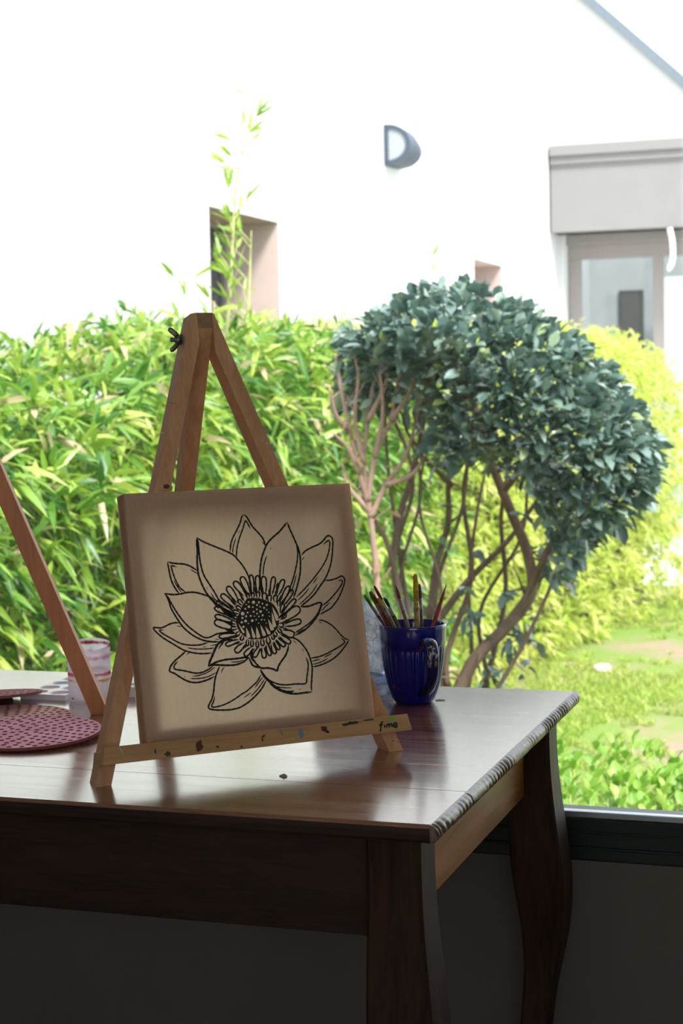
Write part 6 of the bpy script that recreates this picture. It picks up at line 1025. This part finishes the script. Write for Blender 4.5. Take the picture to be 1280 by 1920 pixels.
# dead twiggy plant at the shrub's left
TWG = thing('bare_shrub', 'pinkish leafless twigs of a dead shrub, left of the round shrub', 'shrub', BC + RTV * -0.56 + FDV * -0.17 + Vector((0, 0, GZ))); toff = Vector(TWG.location)
def tp(a, z, d): return BC + RTV * a + FDV * (d - 0.17) + Vector((0, 0, z)) - toff
TW_ = [[(-0.56, -0.907), (-0.525, -0.207), (-0.507, 0.143), (-0.514, 0.43), (-0.535, 0.719), (-0.571, 0.884), (-0.606, 1.048), (-0.637, 1.213), (-0.654, 1.336)], [(-0.535, 0.719), (-0.556, 0.925), (-0.535, 1.088), (-0.514, 1.254), (-0.504, 1.377)], [(-0.545, 0.78), (-0.514, 0.946), (-0.452, 1.088), (-0.421, 1.254), (-0.407, 1.356)], [(-0.571, 0.884), (-0.617, 0.986), (-0.675, 1.048)], [(-0.535, 0.719), (-0.473, 0.842), (-0.4, 0.946), (-0.36, 1.069), (-0.339, 1.213)], [(-0.556, 0.925), (-0.587, 1.088), (-0.571, 1.254), (-0.596, 1.356)], [(-0.514, 0.946), (-0.483, 1.109), (-0.49, 1.275)], [(-0.452, 1.088), (-0.391, 1.171), (-0.354, 1.294)], [(-0.606, 1.048), (-0.658, 1.109), (-0.679, 1.213)], [(-0.473, 0.842), (-0.37, 0.884), (-0.308, 0.986)], [(-0.535, 1.088), (-0.473, 1.213), (-0.456, 1.336)], [(-0.535, 0.74), (-0.617, 0.842), (-0.637, 0.925)]]
rr = random.Random(21); fine = MB()
for i, q in enumerate(TW_):
    n = len(q); amp = rr.uniform(-0.10, 0.06) if i else 0.0
    pth = catmull([tuple(tp(a, z, amp * (j / max(1, n - 1)))) for j, (a, z) in enumerate(q)], 0.02); m_ = len(pth); r0 = 0.023 if i == 0 else 0.011
    MB().tube(pth, [r0 * (1.1 - 0.85 * j / m_) for j in range(m_)], 8).build('branch', M_twig, TWG)
    for j in range(int(m_ * 0.45), m_, 3):
        b = Vector(pth[j]); e = b + Vector((rr.gauss(0, .035), rr.gauss(0, .035), rr.uniform(0.02, 0.09))); fine.tube([b, e], [0.0038, 0.0016], 5)
fine.build('fine_twigs', M_twig, TWG)
dp = [tp(-0.4928, 0.549, -0.03), tp(-0.462, 0.409, -0.02), tp(-0.504, 0.353, 0), tp(-0.42, 0.717, 0), tp(-0.588, 0.941, -.03), tp(-0.476, 0.913, -.03)]
leaves('withered_leaves', leaf_mat('withered_leaf', [(0, (0.26, 0.15, 0.10)), (1, (0.40, 0.27, 0.19))], 0.8, 0.2), np.array(dp), RNG.normal(size=(len(dp), 3)), U(0.04, 0.06, len(dp)), U(0.015, 0.025, len(dp)), U(0, 1, len(dp)), TWG, shape='oval')

# low bright shrub below the window on the right
LS = thing('low_shrub', 'low bright green leafy shrub just outside the window at lower right', 'shrub', (-0.194, 4.116, GZ)); lo_ = np.array(LS.location)
nS = 260; sx, sy = U(-0.87, 0.87, nS), U(-0.34, 0.56, nS)
hz = np.array([0.72 + 0.075 * noise.noise((x * 4.3, y * 4.3, 1.0)) + 0.04 * rr.random() for x, y in zip(sx, sy)])
sm_ = MB(); pos = []; dr = []
for x, y, h in zip(sx, sy, hz):
    b = Vector((x * 0.9, y * 0.9, 0.0)); t = Vector((x, y, h)); sm_.tube([b, (b + t) / 2 + Vector((rr.gauss(0, .01), rr.gauss(0, .01), 0)), t], [0.004, 0.003, 0.0015], 5)
    for k in range(20):
        f = 1 - 0.62 * (k / 20) ** 1.2; q = b.lerp(t, f); a = k * 2.4; pos.append(q); dr.append(Vector((math.cos(a), math.sin(a), 0.75 if k > 3 else 1.6)))
sm_.build('stems', M_cane, LS)
P = np.array(pos); N = len(P); ln = U(0.05, 0.085, N)
leaves('foliage', M_low, P, np.array(dr), ln, ln * U(0.30, 0.42, N), np.clip(RNG.normal(0.5, 0.25, N), 0, 1), LS, droop=0.25, shape='oval', up=np.tile([0, 0, 1.0], (N, 1)) + RNG.normal(size=(N, 3)) * 0.3)

# grass
nG = 80000; gx, gy = U(-2.574, 0.646, nG), U(5.026, 15.526, nG)
keep_ = np.array([noise.noise((x * 0.8 + 3.0, y * 0.55, 0.2)) + 0.35 * noise.noise((x * 5, y * 5, 2)) > -0.10 and x > float(np.interp(y, [8.9, 10.5, 15.1], [-2.45, -2.2, -1.5])) - 0.05 for x, y in zip(gx, gy)])
gx, gy = gx[keep_], gy[keep_]; N = len(gx)
G = leaves('grass', M_grass, np.stack([gx, gy, np.full(N, GZ - 0.002)], 1), np.stack([RNG.normal(size=N) * 0.5, RNG.normal(size=N) * 0.5, np.ones(N)], 1), U(0.04, 0.11, N), U(0.006, 0.012, N), np.clip(RNG.normal(0.5, 0.25, N), 0, 1), None, droop=0.4, shape='blade')
tag(G, 'short bright grass of the lawn beside the clipped hedge', 'grass', kind='stuff')
# a pale stone and dry leaves on the bare earth
for i, (x, y, s) in enumerate(((-1.666, 10.6, 0.07),)):
    bm = bmesh.new(); bmesh.ops.create_icosphere(bm, subdivisions=3, radius=1)
    for v in bm.verts:
        q = v.co.copy(); v.co = q * (1 + 0.25 * noise.noise(q * 1.5 + Vector((i * 5, 0, 0)))) * s; v.co.z *= 0.6
    mb = MB(); bm.verts.index_update(); mb.add([tuple(v.co) for v in bm.verts], [tuple(v.index for v in f.verts) for f in bm.faces], 0, True); bm.free()
    o = mb.build('stone', plain('pale_stone', (0.62, 0.54, 0.46), 0.9, var=0.15, scale=20)); o.location = (x, y, GZ + s * 0.3)
    tag(o, 'pale stone lying on the lawn in front of the clipped hedge', 'stone')
